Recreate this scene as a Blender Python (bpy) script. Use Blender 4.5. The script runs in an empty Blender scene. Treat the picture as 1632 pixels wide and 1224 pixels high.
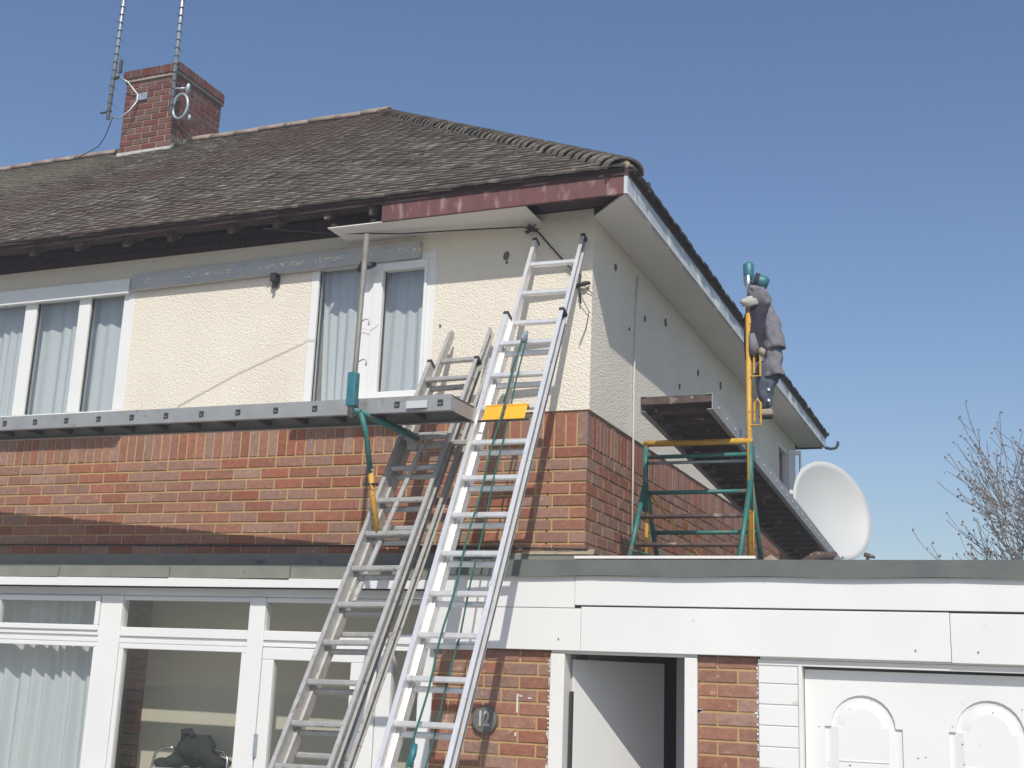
import bpy, math, random
from mathutils import Vector, Matrix
from mathutils.geometry import tessellate_polygon
random.seed(7)
HAZE = .006
S = bpy.context.scene
COL = S.collection
# ------------------------------------------------------------------ camera
cam = bpy.data.cameras.new('camera'); camo = bpy.data.objects.new('camera', cam); COL.objects.link(camo)
F_ = Vector((-0.37182837, 0.89885071, 0.2319721)); R_ = Vector((0.9267886, 0.37370601, 0.03750615)); U_ = Vector((0.05297694, -0.22893495, 0.97199909))
camo.matrix_world = Matrix(((R_.x, U_.x, -F_.x, 2.36309), (R_.y, U_.y, -F_.y, -6.96714), (R_.z, U_.z, -F_.z, 1.92932), (0, 0, 0, 1)))
cam.sensor_width = 36; cam.lens = 1930.67 / 1632 * 36; cam.clip_end = 600; cam.clip_start = 0.05
S.camera = camo
# ------------------------------------------------------------------ sky and sun
SUN = Vector((0.30, -0.65, 0.69)).normalized()
el = math.asin(SUN.z); az = math.atan2(SUN.x, SUN.y)
w = bpy.data.worlds.new('World'); S.world = w; w.use_nodes = True
nt = w.node_tree; nt.nodes.clear()
sky = nt.nodes.new('ShaderNodeTexSky'); sky.sky_type = 'NISHITA'; sky.sun_disc = False
sky.sun_elevation = el; sky.sun_rotation = az; sky.air_density = 1.0; sky.dust_density = 1.0; sky.ozone_density = 1.4
bc = nt.nodes.new('ShaderNodeHueSaturation'); bc.inputs['Hue'].default_value = 0.504; bc.inputs['Saturation'].default_value = 1.17
bg = nt.nodes.new('ShaderNodeBackground'); bg.inputs['Strength'].default_value = 0.108
wo = nt.nodes.new('ShaderNodeOutputWorld')
nt.links.new(sky.outputs[0], bc.inputs['Color']); nt.links.new(bc.outputs[0], bg.inputs[0]); nt.links.new(bg.outputs[0], wo.inputs[0])
sl = bpy.data.lights.new('sun', 'SUN'); sl.energy = 3.5; sl.angle = math.radians(0.5); sl.color = (1.0, 0.955, 0.87)
so = bpy.data.objects.new('sun', sl); COL.objects.link(so); so.rotation_euler = SUN.to_track_quat('Z', 'Y').to_euler(); so.location = (5, -10, 12)
S.view_settings.view_transform = 'Standard'; S.view_settings.look = 'None'; S.view_settings.exposure = 0.20; S.view_settings.gamma = 1
S.view_settings.use_curve_mapping = False
S.render.engine = 'CYCLES'

# ------------------------------------------------------------------ materials
def L(nt, a, b): nt.links.new(a, b)
def mat(name, c1, c2=None, rough=0.7, metal=0.0, scale=8.0, bump=0.0, bscale=60.0, c3=None, c3t=0.62, c3s=None, rnd=0.0, attr=False, spec=0.5, detail=4.0, stretch=None, bdist=0.01, hue=0.0, c3w=0.08):
    m = bpy.data.materials.new(name); m.use_nodes = True; t = m.node_tree; n = t.nodes
    b = n['Principled BSDF']; b.inputs['Roughness'].default_value = rough; b.inputs['Metallic'].default_value = metal
    b.inputs['Specular IOR Level'].default_value = spec
    geo = n.new('ShaderNodeNewGeometry')
    vec = geo.outputs['Position']
    if stretch:
        mp = n.new('ShaderNodeMapping'); mp.inputs['Scale'].default_value = stretch; L(t, vec, mp.inputs[0]); vec = mp.outputs[0]
    nz = n.new('ShaderNodeTexNoise'); nz.inputs['Scale'].default_value = scale; nz.inputs['Detail'].default_value = detail; L(t, vec, nz.inputs['Vector'])
    mx = n.new('ShaderNodeMix'); mx.data_type = 'RGBA'
    rp = n.new('ShaderNodeMapRange'); rp.inputs[1].default_value = .32; rp.inputs[2].default_value = .68
    L(t, nz.outputs['Fac'], rp.inputs[0]); L(t, rp.outputs[0], mx.inputs[0])
    c2 = c2 or c1
    mx.inputs[6].default_value = (*c1, 1); mx.inputs[7].default_value = (*c2, 1)
    col = mx.outputs[2]
    if c3:
        n3 = n.new('ShaderNodeTexNoise'); n3.inputs['Scale'].default_value = c3s or scale * 3; n3.inputs['Detail'].default_value = 5; L(t, vec, n3.inputs['Vector'])
        r3 = n.new('ShaderNodeMapRange'); r3.inputs[1].default_value = c3t; r3.inputs[2].default_value = c3t + c3w; L(t, n3.outputs['Fac'], r3.inputs[0])
        m3 = n.new('ShaderNodeMix'); m3.data_type = 'RGBA'; L(t, r3.outputs[0], m3.inputs[0]); L(t, col, m3.inputs[6]); m3.inputs[7].default_value = (*c3, 1); col = m3.outputs[2]
    if rnd > 0:
        if attr:
            a = n.new('ShaderNodeAttribute'); a.attribute_name = 'rnd'; src = a.outputs['Fac']
        else:
            a = n.new('ShaderNodeObjectInfo'); src = a.outputs['Random']
        hs = n.new('ShaderNodeHueSaturation')
        mr = n.new('ShaderNodeMapRange'); mr.inputs[3].default_value = 1 - rnd; mr.inputs[4].default_value = 1 + rnd; L(t, src, mr.inputs[0])
        L(t, mr.outputs[0], hs.inputs['Value'])
        if hue:
            m1 = n.new('ShaderNodeMath'); m1.operation = 'MULTIPLY'; m1.inputs[1].default_value = 7.31; L(t, src, m1.inputs[0])
            m2 = n.new('ShaderNodeMath'); m2.operation = 'FRACT'; L(t, m1.outputs[0], m2.inputs[0])
            m4 = n.new('ShaderNodeMapRange'); m4.inputs[3].default_value = .5 - hue; m4.inputs[4].default_value = .5 + hue; L(t, m2.outputs[0], m4.inputs[0]); L(t, m4.outputs[0], hs.inputs['Hue'])
            m5 = n.new('ShaderNodeMapRange'); m5.inputs[3].default_value = 1.15; m5.inputs[4].default_value = .75; L(t, m2.outputs[0], m5.inputs[0]); L(t, m5.outputs[0], hs.inputs['Saturation'])
        L(t, col, hs.inputs['Color']); col = hs.outputs[0]
    L(t, col, b.inputs['Base Color'])
    if bump > 0:
        nb = n.new('ShaderNodeTexNoise'); nb.inputs['Scale'].default_value = bscale; nb.inputs['Detail'].default_value = 3; L(t, geo.outputs['Position'], nb.inputs['Vector'])
        bp = n.new('ShaderNodeBump'); bp.inputs['Strength'].default_value = bump; bp.inputs['Distance'].default_value = bdist; L(t, nb.outputs['Fac'], bp.inputs['Height']); L(t, bp.outputs[0], b.inputs['Normal'])
    return m
BR = dict(c1=(.325, .152, .098), c2=(.24, .108, .072), rough=.88, scale=30, bump=.5, bscale=90, bdist=.004, c3=(.42, .25, .15), c3t=.63, c3s=26)
M = {}
M['brick'] = mat('red_brick', rnd=.13, hue=.006, **BR)
M['brick_s'] = mat('red_brick_far', rnd=.13, hue=.006, attr=True, **BR)
M['brick_dark'] = mat('chimney_brick', (.17, .055, .042), (.11, .040, .034), rough=.9, scale=30, bump=.5, bscale=90, bdist=.004, rnd=.24, hue=.008)
M['mortar'] = mat('buff_mortar', (.48, .325, .155), (.39, .265, .13), rough=.95, scale=9, bump=.5, bscale=160, bdist=.004)
M['mortar_grey'] = mat('pale_mortar', (.42, .34, .24), (.30, .25, .19), rough=.95, scale=9, bump=.4, bscale=160, bdist=.004)
M['white'] = mat('white_upvc', (.78, .78, .77), (.74, .74, .73), rough=.42, scale=2.5, c3=(.62, .60, .56), c3t=.70, c3s=14)
M['white_wood'] = mat('white_painted_wood', (.78, .77, .75), (.72, .71, .68), rough=.6, scale=3, c3=(.45, .42, .38), c3t=.73, c3s=30, bump=.1, bscale=40)
M['soffit'] = mat('cream_soffit', (.78, .75, .70), (.73, .70, .65), rough=.7, scale=2)
M['fascia_red'] = mat('flaking_maroon_paint', (.17, .062, .062), (.12, .048, .05), rough=.65, scale=14, c3=(.30, .20, .19), c3t=.55, c3s=17, stretch=(1, 1, .35), c3w=.14, bump=.3, bscale=70, bdist=.004)
M['fascia_side'] = mat('patchy_grey_white_paint', (.55, .58, .60), (.47, .51, .54), rough=.6, scale=3, c3=(.76, .77, .77), c3t=.55, c3s=3.5, c3w=.03)
M['eave_shade'] = mat('shade_darkened_eaves', (.060, .030, .030), (.042, .023, .023), rough=.85, scale=14, c3=(.10, .07, .06), c3t=.66, c3s=16)  # eave shade put into the colour; deck, tiles and bricks share it
M['rafter'] = mat('old_rafter_timber', (.12, .08, .07), (.07, .048, .043), rough=.85, scale=20, c3=(.30, .25, .21), c3t=.58, c3s=18)
M['felt'] = mat('mineral_roof_felt', (.135, .15, .14), (.105, .12, .118), rough=.95, scale=5, c3=(.20, .21, .19), c3t=.62, c3s=160, bump=.4, bscale=260, bdist=.003)
M['felt_pale'] = mat('weathered_felt_edge', (.235, .235, .20), (.19, .19, .165), rough=.95, scale=6, c3=(.10, .11, .12), c3t=.66, c3s=9, bump=.4, bscale=200, bdist=.003)
M['alu'] = mat('brushed_aluminium', (.84, .83, .82), (.74, .73, .72), rough=.40, metal=.55, scale=22, stretch=(1, 1, .2), bump=.06, bscale=90, c3=(.40, .38, .34), c3t=.68, c3s=30)
M['alu_old'] = mat('weathered_aluminium', (.53, .52, .50), (.44, .43, .41), rough=.55, metal=.5, scale=18, c3=(.33, .30, .26), c3t=.60, c3s=34, bump=.15, bscale=120, bdist=.003)
M['alu_board'] = mat('grey_staging_aluminium', (.40, .40, .40), (.34, .34, .335), rough=.5, metal=.35, scale=9, c3=(.28, .27, .25), c3t=.64, c3s=12)
M['deck'] = mat('brown_plywood_deck', (.13, .10, .085), (.09, .07, .06), rough=.85, scale=12, c3=(.20, .17, .14), c3t=.64, c3s=9)
M['post'] = mat('dull_grey_steel_post', (.26, .25, .22), (.20, .19, .17), rough=.6, metal=.2, scale=20)
M['stile'] = mat('blue_grey_printed_strip', (.15, .16, .21), (.24, .25, .29), rough=.5, scale=60)
M['rubber'] = mat('black_plastic', (.03, .03, .032), rough=.6)
M['green'] = mat('worn_green_paint', (.025, .17, .15), (.03, .13, .115), rough=.5, scale=14, c3=(.20, .12, .08), c3t=.58, c3s=17)
M['yellow'] = mat('worn_yellow_paint', (.62, .36, .05), (.52, .29, .04), rough=.5, scale=14, c3=(.24, .11, .05), c3t=.60, c3s=34)
M['teal'] = mat('teal_socket_paint', (.03, .19, .22), (.03, .13, .17), rough=.45, scale=18)
M['orange_yellow'] = mat('bright_yellow_plastic', (.85, .44, .02), (.78, .38, .02), rough=.45, scale=6)
M['rope_green'] = mat('green_rope', (.03, .125, .10), (.02, .09, .075), rough=.9, scale=120)
M['dish'] = mat('pale_grey_dish_paint', (.54, .55, .55), (.51, .52, .52), rough=.5, scale=1.5, c3=(.50, .51, .50), c3t=.72, c3s=7)
M['lead'] = mat('pale_lead_flashing', (.55, .54, .51), (.40, .40, .38), rough=.7, scale=20)
M['steel'] = mat('galvanised_steel', (.42, .46, .50), (.27, .31, .36), rough=.35, metal=.35, scale=25)
M['copper_dark'] = mat('dark_cable', (.035, .03, .03), rough=.7)
M['pale_cable'] = mat('pale_cable_sheath', (.62, .58, .52), rough=.7)
M['interior'] = mat('cream_interior_plaster', (.70, .66, .54), (.64, .60, .49), rough=.9, scale=1.2)
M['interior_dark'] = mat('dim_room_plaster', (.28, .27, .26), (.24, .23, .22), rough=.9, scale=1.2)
M['garage_in'] = mat('painted_garage_wall', (.55, .56, .58), (.5, .51, .53), rough=.85, scale=2)
M['wood_door'] = mat('white_painted_door', (.74, .74, .73), (.70, .70, .69), rough=.5, scale=1.5, c3=(.50, .48, .44), c3t=.74, c3s=20)
M['concrete'] = mat('pale_bounce_concrete', (.42, .40, .37), (.36, .34, .31), rough=.95, scale=1.5, bump=.3, bscale=60)
M['grass'] = mat('front_lawn', (.05, .075, .03), (.035, .055, .02), rough=.95, scale=.8, bump=.5, bscale=60)
M['jacket'] = mat('grey_cotton', (.21, .20, .225), (.15, .145, .165), rough=.95, scale=30, bump=.3, bscale=120)
M['navy'] = mat('navy_cloth', (.022, .026, .05), (.04, .03, .05), rough=.95, scale=25)
M['denim'] = mat('blue_grey_denim', (.085, .10, .14), (.055, .07, .10), rough=.95, scale=25)
M['glove'] = mat('off_white_cloth', (.50, .48, .46), (.40, .38, .37), rough=.9, scale=20)
M['tan'] = mat('tan_leather', (.36, .30, .24), (.28, .22, .17), rough=.7, scale=20)
M['bark'] = mat('grey_brown_bark', (.25, .23, .21), (.19, .17, .155), rough=.95, scale=10)
M['bud'] = mat('reddish_buds', (.27, .20, .185), (.22, .16, .15), rough=.9, scale=10)
M['moss'] = mat('dry_straw_tuft', (.20, .19, .15), (.12, .12, .09), rough=.95, scale=30)
M['terra'] = mat('old_pinkish_ridge', (.33, .25, .21), (.24, .18, .155), rough=.9, scale=9, c3=(.40, .35, .30), c3t=.60, c3s=14, bump=.3, bscale=60, bdist=.005, rnd=.12)
M['hole'] = mat('dark_fixing', (.13, .11, .095), rough=.9)
M['disc'] = mat('grey_slate_plaque', (.16, .15, .145), (.12, .115, .11), rough=.6, scale=12)
M['chrome'] = mat('chrome_tube', (.75, .76, .78), rough=.18, metal=1.0)
M['blackcloth'] = mat('black_soft_cloth', (.03, .03, .033), (.045, .045, .05), rough=.95, scale=25)
M['brown_frame'] = mat('dark_red_curtain', (.14, .05, .05), (.10, .04, .04), rough=.9, scale=8)

def tile_mat(name, attr):
    m = mat(name, (.150, .130, .104), (.098, .082, .068), rough=.93, scale=3.5, bump=.5, bscale=70, bdist=.006, rnd=.38, hue=.03, attr=attr, c3=(.25, .235, .185), c3t=.57, c3s=13, c3w=.10)
    t = m.node_tree; n = t.nodes; b = n['Principled BSDF']
    geo = n.new('ShaderNodeNewGeometry')
    nz = n.new('ShaderNodeTexNoise'); nz.inputs['Scale'].default_value = .55; nz.inputs['Detail'].default_value = 6; L(t, geo.outputs['Position'], nz.inputs['Vector'])
    sx = n.new('ShaderNodeSeparateXYZ'); L(t, geo.outputs['Position'], sx.inputs[0])
    # the neighbouring half of the pair keeps greener, more lichened tiles; the middle is redder
    cur = b.inputs['Base Color'].links[0].from_socket
    def blend(cur, colr, xa, xb, k, mode='MIX'):
        mr = n.new('ShaderNodeMapRange'); mr.inputs[1].default_value = xa; mr.inputs[2].default_value = xb; L(t, sx.outputs[0], mr.inputs[0])
        ad = n.new('ShaderNodeMath'); ad.operation = 'MULTIPLY'; L(t, mr.outputs[0], ad.inputs[0])
        r2 = n.new('ShaderNodeMapRange'); r2.inputs[1].default_value = .42; r2.inputs[2].default_value = .58; L(t, nz.outputs['Fac'], r2.inputs[0]); L(t, r2.outputs[0], ad.inputs[1])
        m2 = n.new('ShaderNodeMath'); m2.operation = 'MULTIPLY'; m2.inputs[1].default_value = k; L(t, ad.outputs[0], m2.inputs[0])
        mx = n.new('ShaderNodeMix'); mx.data_type = 'RGBA'; mx.blend_type = mode; L(t, m2.outputs[0], mx.inputs[0]); L(t, cur, mx.inputs[6]); mx.inputs[7].default_value = (*colr, 1)
        return mx.outputs[2]
    c = blend(cur, (.125, .062, .056), -2.2, -4.2, .6)
    c = blend(c, (.19, .185, .13), -6.0, -7.2, .8)
    L(t, c, b.inputs['Base Color'])
    return m
M['tile'] = tile_mat('weathered_roof_tile', False)
M['tile_s'] = tile_mat('weathered_roof_tile_field', True)

def render_mat():
    m = mat('cream_roughcast_render', (.81, .745, .64), (.75, .685, .58), rough=.97, scale=1.6, c3=(.42, .37, .30), c3t=.665, c3s=80)
    t = m.node_tree; n = t.nodes; b = n['Principled BSDF']; geo = n.new('ShaderNodeNewGeometry')
    v = n.new('ShaderNodeTexVoronoi'); v.inputs['Scale'].default_value = 105; L(t, geo.outputs['Position'], v.inputs['Vector'])
    nz = n.new('ShaderNodeTexNoise'); nz.inputs['Scale'].default_value = 60; nz.inputs['Detail'].default_value = 4; L(t, geo.outputs['Position'], nz.inputs['Vector'])
    a = n.new('ShaderNodeMath'); a.operation = 'SUBTRACT'; L(t, nz.outputs['Fac'], a.inputs[0]); L(t, v.outputs['Distance'], a.inputs[1])
    bp = n.new('ShaderNodeBump'); bp.inputs['Strength'].default_value = .55; bp.inputs['Distance'].default_value = .009; L(t, a.outputs[0], bp.inputs['Height']); L(t, bp.outputs[0], b.inputs['Normal'])
    return m
M['render'] = render_mat()

def glass_mat(name, tint=(.96, .965, .96)):
    m = bpy.data.materials.new(name); m.use_nodes = True; t = m.node_tree; n = t.nodes; n.clear()
    o = n.new('ShaderNodeOutputMaterial'); tr = n.new('ShaderNodeBsdfTransparent'); tr.inputs[0].default_value = (*tint, 1)
    g = n.new('ShaderNodeBsdfGlossy'); g.inputs['Roughness'].default_value = .02; lw = n.new('ShaderNodeLayerWeight'); lw.inputs[0].default_value = .5
    pw = n.new('ShaderNodeMath'); pw.operation = 'POWER'; pw.inputs[1].default_value = 4; L(t, lw.outputs['Facing'], pw.inputs[0])
    fr = n.new('ShaderNodeMapRange'); fr.inputs[3].default_value = .075; fr.inputs[4].default_value = .95; L(t, pw.outputs[0], fr.inputs[0])
    geo = n.new('ShaderNodeNewGeometry'); nz = n.new('ShaderNodeTexNoise'); nz.inputs['Scale'].default_value = 2.5; L(t, geo.outputs['Position'], nz.inputs['Vector'])
    bp = n.new('ShaderNodeBump'); bp.inputs['Strength'].default_value = .03; bp.inputs['Distance'].default_value = .05; L(t, nz.outputs['Fac'], bp.inputs['Height']); L(t, bp.outputs[0], g.inputs['Normal'])
    mx = n.new('ShaderNodeMixShader'); L(t, fr.outputs[0], mx.inputs[0]); L(t, tr.outputs[0], mx.inputs[1]); L(t, g.outputs[0], mx.inputs[2]); L(t, mx.outputs[0], o.inputs[0])
    return m
M['glass'] = glass_mat('window_glass')
def curtain_mat():
    m = bpy.data.materials.new('white_net_fabric'); m.use_nodes = True; t = m.node_tree; n = t.nodes; n.clear()
    o = n.new('ShaderNodeOutputMaterial'); d = n.new('ShaderNodeBsdfDiffuse'); d.inputs[0].default_value = (.75, .78, .80, 1)
    geo = n.new('ShaderNodeNewGeometry'); wv = n.new('ShaderNodeTexNoise'); wv.inputs['Scale'].default_value = 14
    mp = n.new('ShaderNodeMapping'); mp.inputs['Scale'].default_value = (1, 1, .03); L(t, geo.outputs['Position'], mp.inputs[0]); L(t, mp.outputs[0], wv.inputs['Vector'])
    cr = n.new('ShaderNodeMix'); cr.data_type = 'RGBA'; cr.inputs[6].default_value = (.72, .78, .82, 1); cr.inputs[7].default_value = (.84, .88, .90, 1); L(t, wv.outputs['Fac'], cr.inputs[0]); L(t, cr.outputs[2], d.inputs[0])
    tl = n.new('ShaderNodeBsdfTranslucent'); tl.inputs[0].default_value = (.6, .61, .62, 1); tr = n.new('ShaderNodeBsdfTransparent')
    m1 = n.new('ShaderNodeMixShader'); m1.inputs[0].default_value = .2; L(t, d.outputs[0], m1.inputs[1]); L(t, tl.outputs[0], m1.inputs[2])
    m2 = n.new('ShaderNodeMixShader'); m2.inputs[0].default_value = .08; L(t, m1.outputs[0], m2.inputs[1]); L(t, tr.outputs[0], m2.inputs[2]); L(t, m2.outputs[0], o.inputs[0])
    return m
M['curtain'] = curtain_mat()
def foil_mat():
    # silver board with a printed line of pale, gold and blue foil marks along its middle, their glints painted flat
    m = mat('silver_board_with_foil_print', (.50, .48, .46), (.43, .42, .41), rough=.55, metal=.15, scale=8)
    t = m.node_tree; n = t.nodes; b = n['Principled BSDF']
    tc = n.new('ShaderNodeTexCoord'); sx = n.new('ShaderNodeSeparateXYZ'); L(t, tc.outputs['Object'], sx.inputs[0])
    ab = n.new('ShaderNodeMath'); ab.operation = 'ABSOLUTE'; L(t, sx.outputs[2], ab.inputs[0])
    lt = n.new('ShaderNodeMath'); lt.operation = 'LESS_THAN'; lt.inputs[1].default_value = .015; L(t, ab.outputs[0], lt.inputs[0])
    mp = n.new('ShaderNodeMapping'); mp.inputs['Scale'].default_value = (34, 1, 70); mp.inputs['Rotation'].default_value = (0, .5, 0); L(t, tc.outputs['Object'], mp.inputs[0])
    nz = n.new('ShaderNodeTexNoise'); nz.inputs['Scale'].default_value = 1.0; nz.inputs['Detail'].default_value = 2; L(t, mp.outputs[0], nz.inputs['Vector'])
    gt = n.new('ShaderNodeMath'); gt.operation = 'GREATER_THAN'; gt.inputs[1].default_value = .535; L(t, nz.outputs['Fac'], gt.inputs[0])
    ml = n.new('ShaderNodeMath'); ml.operation = 'MULTIPLY'; L(t, lt.outputs[0], ml.inputs[0]); L(t, gt.outputs[0], ml.inputs[1])
    n2 = n.new('ShaderNodeTexNoise'); n2.inputs['Scale'].default_value = 7; L(t, tc.outputs['Object'], n2.inputs['Vector'])
    cr = n.new('ShaderNodeValToRGB'); e = cr.color_ramp.elements; e[0].position = .44; e[0].color = (.35, .55, .65, 1); e[1].position = .56; e[1].color = (.85, .76, .55, 1); L(t, n2.outputs['Fac'], cr.inputs[0])
    cur = b.inputs['Base Color'].links[0].from_socket
    mx = n.new('ShaderNodeMix'); mx.data_type = 'RGBA'; L(t, ml.outputs[0], mx.inputs[0]); L(t, cur, mx.inputs[6]); L(t, cr.outputs[0], mx.inputs[7]); L(t, mx.outputs[2], b.inputs['Base Color'])
    return m
M['foil'] = foil_mat()

# ------------------------------------------------------------------ mesh helpers
WL = {}
def wloc(o): return WL.get(o.name, Vector((0, 0, 0))) if o else Vector((0, 0, 0))
def tag(o, label=None, cat=None, group=None, kind=None):
    if label: o['label'] = label
    if cat: o['category'] = cat
    if group: o['group'] = group
    if kind: o['kind'] = kind
    return o
def thing(name, label, cat, loc=(0, 0, 0), group=None):
    o = bpy.data.objects.new(name, None); COL.objects.link(o); o.location = loc; o.empty_display_size = .1
    WL[o.name] = Vector(loc); return tag(o, label, cat, group)
class MB:
    def __init__(s): s.v = []; s.f = []; s.r = []
    def add(s, vs, fs, r=None):
        k = len(s.v); s.v += [tuple(x) for x in vs]; s.f += [tuple(i + k for i in f) for f in fs]
        if r is not None: s.r += [r] * len(vs)
        return s
    def box(s, x0, x1, y0, y1, z0, z1, r=None):
        return s.add([(x, y, z) for x in (x0, x1) for y in (y0, y1) for z in (z0, z1)],
                     [(0, 1, 3, 2), (4, 6, 7, 5), (0, 4, 5, 1), (2, 3, 7, 6), (0, 2, 6, 4), (1, 5, 7, 3)], r)
    def obox(s, o, u, v, w, r=None):
        o, u, v, w = map(Vector, (o, u, v, w))
        return s.add([o + u * a + v * b + w * c for a in (0, 1) for b in (0, 1) for c in (0, 1)],
                     [(0, 1, 3, 2), (4, 6, 7, 5), (0, 4, 5, 1), (2, 3, 7, 6), (0, 2, 6, 4), (1, 5, 7, 3)], r)
    def prism(s, pts, o, u, v, w):      # pts 2D in (u, v), extruded along w
        o, u, v, w = map(Vector, (o, u, v, w)); n = len(pts)
        base = [o + u * a + v * b for a, b in pts]
        vs = base + [p + w for p in base]
        fs = [(i, (i + 1) % n, n + (i + 1) % n, n + i) for i in range(n)]
        tr = tessellate_polygon([[Vector((a, b, 0)) for a, b in pts]])
        fs += [tuple(t) for t in tr] + [tuple(i + n for i in reversed(t)) for t in tr]
        return s.add(vs, fs)
    def path(s, P, rad, n=8, ry=None, cap=True, up=None, noise=0):
        P = [Vector(p) for p in P]
        if not hasattr(rad, '__len__'): rad = [rad] * len(P)
        rings = []; prev = None
        for i, p in enumerate(P):
            d = (P[min(i + 1, len(P) - 1)] - P[max(i - 1, 0)]).normalized()
            if prev is None:
                a = Vector(up) if up else (Vector((0, 0, 1)) if abs(d.z) < .9 else Vector((1, 0, 0)))
            else: a = prev
            x = (a - d * a.dot(d)).normalized(); y = d.cross(x); prev = x
            r = rad[i]; r2 = ry[i] if ry else r
            rings.append([p + (x * math.cos(t) * r + y * math.sin(t) * r2) * (1 + noise * random.uniform(-1, 1)) for t in [2 * math.pi * j / n for j in range(n)]])
        vs = [q for R in rings for q in R]; fs = []
        for i in range(len(P) - 1):
            for j in range(n):
                fs.append((i * n + j, i * n + (j + 1) % n, (i + 1) * n + (j + 1) % n, (i + 1) * n + j))
        if cap: fs += [tuple(range(n - 1, -1, -1)), tuple((len(P) - 1) * n + j for j in range(n))]
        return s.add(vs, fs)
    def tube(s, a, b, r, n=8): return s.path([a, b], r, n)
    def build(s, name, m, parent=None, smooth=False, bevel=0, kind=None, sub=0, label=None, solid=0):
        off = wloc(parent); me = bpy.data.meshes.new(name)
        me.from_pydata([Vector(v) - off for v in s.v], [], s.f); me.materials.append(m); me.update()
        if s.r:
            a = me.attributes.new('rnd', 'FLOAT', 'POINT'); a.data.foreach_set('value', s.r)
        o = bpy.data.objects.new(name, me); COL.objects.link(o)
        if parent: o.parent = parent
        WL[o.name] = off.copy()
        fix_normals(me)
        if smooth: me.polygons.foreach_set('use_smooth', [True] * len(me.polygons))
        if solid:
            b = o.modifiers.new('solid', 'SOLIDIFY'); b.thickness = solid
        if bevel:
            b = o.modifiers.new('bevel', 'BEVEL'); b.width = bevel; b.segments = 2; b.limit_method = 'ANGLE'
        if sub:
            b = o.modifiers.new('sub', 'SUBSURF'); b.levels = sub; b.render_levels = sub
        if kind: o['kind'] = kind
        if label: o['label'] = label
        return o
import bmesh
def fix_normals(me):
    b = bmesh.new(); b.from_mesh(me); bmesh.ops.recalc_face_normals(b, faces=b.faces); b.to_mesh(me); b.free()
def inst(me, name, parent, pos, rot=None, scale=None):
    o = bpy.data.objects.new(name, me); COL.objects.link(o); o.parent = parent; o.location = Vector(pos) - wloc(parent)
    if rot: o.rotation_euler = rot
    if scale: o.scale = scale
    return o
def mesh_only(mb, name, m, bevel=0):
    me = bpy.data.meshes.new(name); me.from_pydata(mb.v, [], mb.f); me.materials.append(m); me.update(); fix_normals(me)
    if bevel:
        b = bmesh.new(); b.from_mesh(me)
        bmesh.ops.bevel(b, geom=b.edges[:], offset=bevel, segments=1, affect='EDGES'); b.to_mesh(me); b.free()
    return me
def chbox(x0, x1, y0, y1, z0, z1, c, axis):
    """box whose outward face (axis 'y-' or 'x+') has chamfered edges: 12 quads"""
    mb = MB()
    if axis == 'y-':
        ring = lambda y, k: [(x0 + k, y, z0 + k), (x1 - k, y, z0 + k), (x1 - k, y, z1 - k), (x0 + k, y, z1 - k)]
        A = ring(y0, c) + ring(y0 + c, 0) + ring(y1, 0)
    else:
        ring = lambda x, k: [(x, y0 + k, z0 + k), (x, y1 - k, z0 + k), (x, y1 - k, z1 - k), (x, y0 + k, z1 - k)]
        A = ring(x1, c) + ring(x1 - c, 0) + ring(x0, 0)
    fs = [(0, 1, 2, 3), (8, 11, 10, 9)]
    for a in (0, 4):
        for i in range(4): fs.append((a + i, a + 4 + i, a + 4 + (i + 1) % 4, a + (i + 1) % 4))
    mb.add(A, fs); return mb

# ------------------------------------------------------------------ ground
g = MB(); g.add([(-65, -65, 0), (65, -65, 0), (65, 65, 0), (-65, 65, 0)], [(0, 1, 2, 3)]); tag(g.build('ground', M['grass']), kind='structure')
g = MB(); g.box(-9, 9, -22, -.26, -.02, .004); tag(g.build('bounce_driveway', M['concrete']), kind='structure')  # out of view; made wide and pale to bounce light onto the soffits

# ================================================================== HOUSE
ZS = 3.5355
house = thing('house', 'two-storey brick and cream render house with tiled hipped roof and half-stripped eaves', 'house', (-4, 4, 0))

def wall(mb, x0, x1, z0, z1, a, b, holes, axis='y'):
    xs = sorted({x0, x1, *[h[i] for h in holes for i in (0, 1) if x0 < h[i] < x1]})
    zs = sorted({z0, z1, *[h[i] for h in holes for i in (2, 3) if z0 < h[i] < z1]})
    for k in range(len(zs) - 1):
        zc = (zs[k] + zs[k + 1]) / 2; run = None
        for i in range(len(xs) - 1):
            xc = (xs[i] + xs[i + 1]) / 2; open_ = any(h[0] < xc < h[1] and h[2] < zc < h[3] for h in holes)
            if not open_ and run is None: run = xs[i]
            if run is not None and (open_ or i == len(xs) - 2):
                e = xs[i] if open_ else xs[i + 1]
                if axis == 'y': mb.box(run, e, a, b, zs[k], zs[k + 1])
                else: mb.box(a, b, run, e, zs[k], zs[k + 1])
                run = None
WLX0, WLX1, WRX0, WRX1 = -6.1, -3.595, -2.065, -1.10
mb = MB(); wall(mb, -9.5, .010, ZS, 4.86, -.010, .25, [(WLX0, WLX1, 3.60, 4.70), (WRX0, WRX1, 3.60, 4.69)]); mb.build('render_wall', M['render'], house)
mb = MB(); wall(mb, .252, 7.9, ZS, 4.86, -.25, .010, [(6.62, 7.25, 4.08, 4.60)], 'x'); mb.build('side_render_wall', M['render'], house)
mb = MB(); mb.box(-9.5, -.26, .006, .25, 2.45, ZS - .001); mb.box(-.25, -.006, .006, 7.9, 0, ZS - .001); mb.box(-9.5, -.25, 7.65, 7.9, 0, 4.86); mb.box(-9.75, -9.5, -.01, 7.9, 0, 4.86)
mb.build('mortar_bed', M['mortar'], house)
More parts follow.
